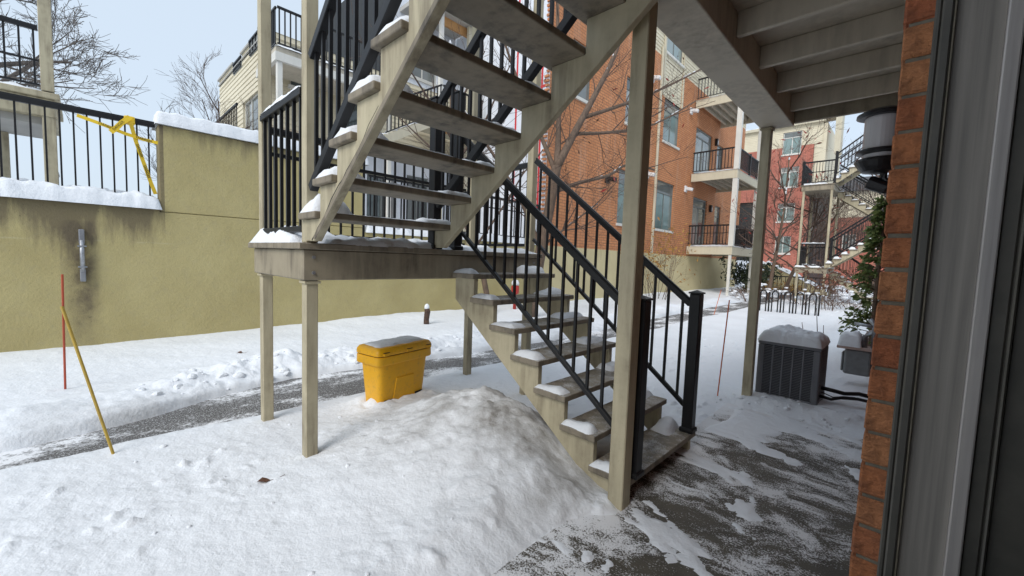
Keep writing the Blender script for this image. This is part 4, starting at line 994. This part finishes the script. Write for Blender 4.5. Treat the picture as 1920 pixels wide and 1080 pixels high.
b = MB(); b.box(-15.2, -6.05, 44.7, 55.2, 14.41, 14.65); b.prism([(-6.4, 14.66), (-5.3, 16.0), (-4.9, 15.6), (-4.9, 11.6), (-5.3, 11.6), (-5.35, 14.66)], 'y', 44.9, 46.2); build('roof', b, 'cream_trim', rb)
snow_cap(rb, -15.1, -6.1, 44.75, 55, 14.65, .3, .4)
for wn in rw_+[w1]: window(rb, 'y', 45, *wn, depth=.15, trans=.75 if wn[2] > 5 else None, glass='glass_teal', frame='white_trim', fr=.07)
fh = thing('far_house', 'pale distant house with dark gable roof seen past the staircase tower', 'house', (-4, 60, 0))
b = MB(); b.prism([(-9.5, -.2), (6, -.2), (6, 7.5), (-9.5, 7.5)], 'y', 60, 70); build('wall', b, 'red_brick', fh)
b = MB(); b.box(-9.5, 6, 60.01, 70, 7.51, 10.4); build('upper_wall', b, 'cream_siding', fh)
b = MB(); b.prism([(59.6, 10.41), (65, 12.8), (70.4, 10.41)], 'x', -10, 6.5); build('roof', b, 'roof_dark', fh)
for k in range(5):
    window(fh, 'y', 59.99, -8.2+2.6*k, -7.0+2.6*k, 4.0, 5.6, depth=.02, glass='glass', sill=False, fr=.08, frame='white_trim')
rp = thing('ramp_wall', 'sand coloured wedge shaped ramp wall topped with snow beyond the lawn', 'wall', (-5, 30, 0))
b = MB(); b.prism([(-7.6, -.2), (-3.3, -.2), (-3.3, .25), (-6.3, 1.75), (-7.6, 1.75)], 'y', 30, 30.4); build('wall', b, 'foundation', rp)
snow_cap(rp, -7.6, -3.25, 29.95, 30.5, .25, .2, .06, .02, slope=lambda X, Y: np.clip((-3.3-X)*.5, 0, 1.5))
t = thing('garden_fence', 'low black garden fence in front of the ramp wall', 'fence', (-5, 28.5, 0)); railing(t, (-6.6, 28.6, .0), (-2.2, 28.6, .0), 1.05, .1, .2, tw=.05, th=.05, balw=.03)

# bike rack: hoops in a row
rk = thing('bike_rack', 'row of black hoops of a bike rack standing in the snow', 'bike rack', (-3, 16.8, 0))
for k in range(5):
    x = -3.72+.36*k; b = MB()
    b.tube([(x, 16.8, -.1), (x, 16.8, .62)]+[(x+.09-.09*math.cos(a), 16.8, .62+.12*math.sin(a)) for a in np.linspace(.3, math.pi-.3, 7)]+[(x+.18, 16.8, .62), (x+.18, 16.8, -.1)], .022, 8); build('hoop', b, 'black_metal', rk, smooth=True)
    b = MB(); b.tube([(x+.27, 16.8, -.1), (x+.27, 16.8, .70)], .026, 8); build('bar', b, 'black_metal', rk, smooth=True)

# ------------------------------------------------------------------ trees and shrubs
def rnd_perp(d, rng):
    a = Vector((rng.gauss(0, 1), rng.gauss(0, 1), rng.gauss(0, 1))); a = a-d*a.dot(d); return a.normalized()
def limb(mb, pts, r0, r1, n=7):
    P = [Vector(p) for p in pts]; out = []                                # smooth polyline
    for i in range(len(P)-1):
        a = P[max(i-1, 0)]; b_, c_ = P[i], P[i+1]; d = P[min(i+2, len(P)-1)]
        for t in (0, .33, .67):
            out.append(.5*((2*b_)+(c_-a)*t+(2*a-5*b_+4*c_-d)*t*t+(3*b_-a-3*c_+d)*t**3))
    out.append(P[-1]); mb.tube(out, [r0+(r1-r0)*i/(len(out)-1) for i in range(len(out))], n); return out
def grow(mb, p, d, L, r, lv, rng, up=.12, wob=.22, kids=4, sp=.75, ratio=.62, minr=.004, tips=None):
    n = 4 if lv > 0 else 3; pts = [p]; cur = Vector(p); dd = Vector(d).normalized()
    for i in range(n):
        dd = (dd+rnd_perp(dd, rng)*wob*rng.random()+Vector((0, 0, up*.5))).normalized(); cur = cur+dd*L/n; pts.append(cur)
    mb.tube(pts, [max(minr*.7, r*(1-.62*i/n)) for i in range(n+1)], 5 if r > .02 else 4 if r > .009 else 3, cap=False)
    if tips is not None and lv == 0: tips.append((pts[-1], dd))
    if lv > 0:
        for k in range(kids+(1 if rng.random() < .5 else 0)):
            t = .25+.75*(k+rng.random())/(kids+1); i = min(int(t*n), n-1); q = Vector(pts[i]).lerp(Vector(pts[i+1]), t*n-i)
            base = (Vector(pts[i+1])-Vector(pts[i])).normalized()
            grow(mb, q, (base+rnd_perp(base, rng)*sp*(.6+.8*rng.random())), L*ratio*(.7+.5*rng.random()), max(minr, r*(1-.6*t)*.5), lv-1, rng, up, wob, kids, sp, ratio, minr, tips)
def leaf_cards(tips, n, size, rng, spread=.1, droop=0.0, aspect=.45):
    b = MB()
    for _ in range(n):
        p, d = tips[rng.randrange(len(tips))]; c_ = Vector(p)+Vector((rng.gauss(0, spread), rng.gauss(0, spread), rng.gauss(0, spread)-droop))
        a = Vector((rng.gauss(0, 1), rng.gauss(0, 1), rng.gauss(0, 1)-droop*8)).normalized()*size*(.6+.8*rng.random()); s_ = rnd_perp(a.normalized(), rng)*a.length*aspect
        b.add([c_-a, c_+s_*.8+a*.1, c_+a, c_-s_*.8+a*.1], [(0, 1, 2, 3)])
    return b
def branch_snow(mb, pts, r, rng, n=6):
    for _ in range(n):
        i = rng.randrange(len(pts)-1); p = Vector(pts[i]).lerp(Vector(pts[i+1]), rng.random()); d = (Vector(pts[i+1])-Vector(pts[i])).normalized()
        L = .06+.12*rng.random(); mb.tube([p-d*L+Vector((0, 0, r)), p-d*L*.4+Vector((0, 0, r*1.25)), p+d*L*.4+Vector((0, 0, r*1.25)), p+d*L+Vector((0, 0, r))], [r*.2, r*.75, r*.75, r*.2], 6)

def courtyard_tree():
    rng = random.Random(8)
    t = thing('bare_tree', 'multi stemmed bare tree with snow in its forks, right of the stairs', 'tree', (-7.2, 8.3, 0))
    tr = MB(); cr = MB(); sn = MB(); tips = []
    paths = [([(-7.25, 8.3, -.1), (-7.05, 8.35, 1.5), (-6.8, 8.4, 2.9), (-6.62, 8.4, 3.95)], .125, .10),
             ([(-6.62, 8.4, 3.9), (-6.55, 9.0, 4.9), (-6.5, 9.8, 6.1), (-6.45, 10.6, 7.4), (-6.3, 11.3, 9.2)], .085, .035),
             ([(-6.62, 8.4, 3.9), (-6.85, 8.7, 4.9), (-6.95, 8.75, 6.2), (-7.0, 8.6, 8.4)], .07, .03),
             ([(-6.66, 8.4, 3.8), (-7.05, 8.25, 4.7), (-7.5, 7.9, 5.9), (-7.9, 7.3, 7.6)], .05, .02),
             ([(-6.72, 8.45, 3.3), (-6.55, 9.3, 3.65), (-6.45, 10.6, 4.05), (-6.35, 11.6, 4.55), (-6.2, 13.0, 4.6)], .05, .02),
             ([(-6.5, 9.4, 5.4), (-6.2, 10.9, 6.1), (-5.8, 12.6, 7.0), (-5.3, 14.6, 8.2)], .045, .02),
             ([(-6.56, 9.1, 4.9), (-6.3, 10.4, 5.2), (-5.9, 12.2, 5.8), (-5.4, 14.0, 6.9)], .04, .015),
             ([(-7.0, 8.35, 1.8), (-7.4, 8.0, 3.0), (-8.0, 7.4, 4.3), (-8.6, 6.6, 5.6)], .05, .02),
             ([(-6.95, 8.35, 1.9), (-6.6, 9.2, 2.6), (-6.5, 10.2, 3.2)], .03, .012)]
    for k, (pth, r0, r1) in enumerate(paths):
        out = limb(tr, pth, r0*1.3, r1*1.2, 8)
        branch_snow(sn, out, (r0+r1)/2*.75, rng, 5 if k in (0, 2) else 9)
        if k:
            for q in range(9):
                i = rng.randrange(2, len(out)-1); d = (out[i+1]-out[i]).normalized()
                grow(cr, out[i], d+rnd_perp(d, rng)*.9, .9+.8*rng.random(), .017, 2, rng, .10, .3, 3, .8, .62, .0045, tips)
    sn.lathe((-6.62, 8.42, 3.92), [(.03, -.05), (.09, .0), (.08, .08), (.03, .15), (.01, .18)], 10)
    build('trunk', tr, 'bark', t, smooth=True); build('crown', cr, 'twig', t); build('branch_snow', sn, 'snow', t, smooth=True, kind='stuff')
    lf = leaf_cards(tips, 90, .05, rng, .05, .05); build('leaves', lf, 'brown_leaf', t); 
    lf = leaf_cards([x for x in tips if x[0].y > 9.5], 26, .09, rng, .05, .0, .3); build('fruit', lf, 'red_leaf', t)
courtyard_tree()
def simple_tree(name, label, base, h, r, seed, lv=4, mat='bark_grey', lean=(0, 0), up=.10, kids=4, spread=.75, extra=None, L=None, snowy=False, group=None):
    rng = random.Random(seed); t = thing(name, label, 'tree', base, group); tr = MB(); cr = MB(); tips = []; sn = MB()
    x, y, z = base
    pts = limb(tr, [(x, y, z-.2), (x+lean[0]*.3, y+lean[1]*.3, z+h*.18), (x+lean[0]*.7, y+lean[1]*.7, z+h*.38), (x+lean[0], y+lean[1], z+h*.6), (x+lean[0]*1.1, y+lean[1]*1.1, z+h*.9)], r, r*.3, 8)
    for k in range(7+kids):
        i = 4+int((len(pts)-5)*(k/(7+kids)))
        a = k*2.4+rng.random(); d = Vector((math.cos(a)*.9, math.sin(a)*.9, .55+.3*rng.random()))
        grow(cr, pts[i], d, (L or h*.38)*(1-.4*k/(7+kids))*(.8+.4*rng.random()), r*.42, lv-1, rng, up, .3, kids, spread, .6, .004 if h < 6 else .006, tips)
    if snowy: branch_snow(sn, pts, r*.6, rng, 12); build('branch_snow', sn, 'snow', t, smooth=True, kind='stuff')
    build('trunk', tr, mat, t, smooth=True); build('crown', cr, mat if mat == 'bark_grey' else 'twig', t)
    if extra: build('leaves', leaf_cards(tips, extra[0], extra[1], rng, .12, 0, .28), extra[2], t)
    return t
simple_tree('bare_tree', 'slender bare tree behind the stairs left of the larger tree', (-8.1, 7.7, 0), 7.5, .085, 21, 3, 'bark', (-.5, -1.1), .1, 3, .7, snowy=True)
simple_tree('bare_tree', 'large spreading bare tree behind the far left balcony', (-14.8, -1.75, 2), 8.5, .17, 5, 5, 'bark_grey', (.2, .2), .12, 4, .75, L=2.1)
simple_tree('bare_tree', 'small bare tree behind the black wall railing', (-13.5, 1.6, 2), 2.7, .035, 33, 3, 'bark_grey', (0, 0), .14, 4, .55)
simple_tree('bare_tree', 'bare tree in front of the cream townhouse terrace', (-15.4, 3.1, 2.2), 4.3, .05, 12, 4, 'twig', (-.2, -.1), .10, 4, .6, L=1.5)
simple_tree('bare_tree', 'snowy bare sumac with red fruit in front of the red building', (-4.9, 23.5, 0), 7.6, .10, 44, 4, 'bark', (.3, .5), .12, 4, .8, (170, .13, 'red_leaf'), snowy=True)
simple_tree('bare_tree', 'leaning snow covered tree left of the staircase tower', (-4.7, 25.5, 0), 6.2, .11, 45, 4, 'bark', (1.1, .3), .08, 4, .8, (60, .11, 'red_leaf'), snowy=True)
simple_tree('bare_tree', 'far bare tree behind the staircase tower', (-1.8, 42, 0), 11, .16, 46, 4, 'bark', (.5, .2), .1, 4, .8)
simple_tree('bare_tree', 'reddish bare tree under the staircase tower landing', (-3.5, 34, 0), 6.5, .10, 47, 4, 'bark', (-.4, .2), .1, 5, .85, (60, .09, 'red_leaf'))

def shrub(name, label, base, h, w, seed, n, leaf=None, mat='twig', up=.1, lv=2, group=None, snowlumps=0):
    rng = random.Random(seed); t = thing(name, label, 'shrub', base, group); cr = MB(); tips = []
    for k in range(n):
        a = rng.random()*6.28; q = rng.random()*w*.35
        grow(cr, (base[0]+math.cos(a)*q, base[1]+math.sin(a)*q, base[2]-.05), (math.cos(a)*w/h*.55, math.sin(a)*w/h*.55, 1), h*(.45+.35*rng.random()), .012, lv, rng, up, .3, 3, .7, .6, .004, tips)
    build('stems', cr, mat, t)
    if leaf: build('leaves', leaf_cards(tips, leaf[0], leaf[1], rng, leaf[3] if len(leaf) > 3 else .08, .02, .42), leaf[2], t)
    if snowlumps:
        sn = MB()
        for k in range(snowlumps):
            p, d = tips[rng.randrange(len(tips))]; r_ = .05+.1*rng.random()
            sn.lathe((p.x, p.y, p.z-.02), [(r_*.6, -.02), (r_, .01), (r_*.8, r_*.45), (r_*.2, r_*.6)], 8)
        build('branch_snow', sn, 'snow', t, smooth=True, kind='stuff')
    return t
shrub('shrub', 'golden leaved shrub against the sand coloured base of the orange building', (-8.0, 17.6, 0), 3.3, 1.7, 3, 13, (420, .085, 'gold_leaf', .16))
shrub('evergreen_shrub', 'dark evergreen bush with snow beneath the lowest balcony', (-6.9, 28.3, 0), 2.0, 1.5, 4, 22, (1500, .13, 'evergreen_leaf', .14), snowlumps=22)
for k, (x, y) in enumerate(((-5.2, 21.0), (-4.3, 22.0), (-3.2, 21.5), (-2.2, 22.3), (-1.5, 20.8))):
    shrub('low_shrub', ['leafless snowy shrub left of the bike rack end', 'leafless snowy shrub behind the middle of the bike rack', 'leafless snowy shrub under the tower landing', 'leafless snowy shrub under the tower flight', 'leafless snowy shrub beside the cedar'][k], (x, y, 0), .9, 1.2, 60+k, 14, None, 'hedge_twig', .02, 2, 'snowy shrubs behind the bike rack', 14)
shrub('hydrangea', 'shrub with dried brown flower heads in front of the tower', (-2.1, 19.6, 0), 1.9, 1.0, 71, 9, (260, .09, 'brown_leaf', .12))
gr = shrub('ornamental_grass', 'yellowed ornamental grass along the ramp wall', (-5.6, 29.2, 0), 1.1, 2.6, 72, 60, (260, .1, 'gold_leaf', .1), lv=1)

def cedar(base, h, w, seed, label):
    rng = random.Random(seed); t = thing('cedar', label, 'tree', base); tr = MB(); tr.tube([(base[0], base[1], -.1), (base[0], base[1], h*.5), (base[0]+.02, base[1], h)], [.05, .03, .006], 7); build('trunk', tr, 'bark', t)
    lf = MB(); st_ = MB()
    for k in range(210):
        f = rng.random()**.8; z = .25+f*(h-.3); rad = w*(1-f)**.75*(.75+.4*rng.random())+.06; a = rng.random()*6.28
        d = Vector((math.cos(a), math.sin(a), .15+.5*f)).normalized(); p0 = Vector((base[0], base[1], z)); p1 = p0+d*rad+Vector((0, 0, -.12*rad))
        st_.tube([p0, p0.lerp(p1, .6)+Vector((0, 0, .03)), p1], [.008, .005, .002], 3, cap=False)
        for q in range(17):
            s_ = .3+.7*rng.random(); c_ = p0.lerp(p1, s_); ax = (d+rnd_perp(d, rng)*.9).normalized()*(.05+.07*rng.random()); sd = rnd_perp(ax.normalized(), rng)*ax.length*.26
            e = c_+ax+Vector((0, 0, -.025)); lf.add([c_, c_+ax*.45+sd, e, c_+ax*.45-sd], [(0, 1, 2, 3)])
    build('branches', st_, 'bark', t); build('crown', lf, 'cedar_leaf', t)
cedar((-.34, 9.0, 0), 2.75, .36, 9, 'green cedar growing against the house wall at right')
b = MB()
for (p, q) in (((-1.02, 7.7, 0), (-1.12, 7.72, .72)), ((-.92, 7.9, 0), (-.97, 7.86, .95)), ((-.86, 7.8, 0), (-.86, 7.82, .7))):
    sb = MB(); sb.tube([p, Vector(p).lerp(Vector(q), .5)+Vector((.02, 0, 0)), q], [.009, .007, .004], 5)
    tag(build('dry_stalk', sb, 'twig'), {-.1: '', }.get(0) or {(-1.02): 'thin leaning dry stalk behind the air conditioner, leftmost of three', (-.92): 'tallest thin dry stalk behind the air conditioner', (-.86): 'short upright dry stalk behind the air conditioner'}[p[0]], 'stalk', 'stalks behind the air conditioner')
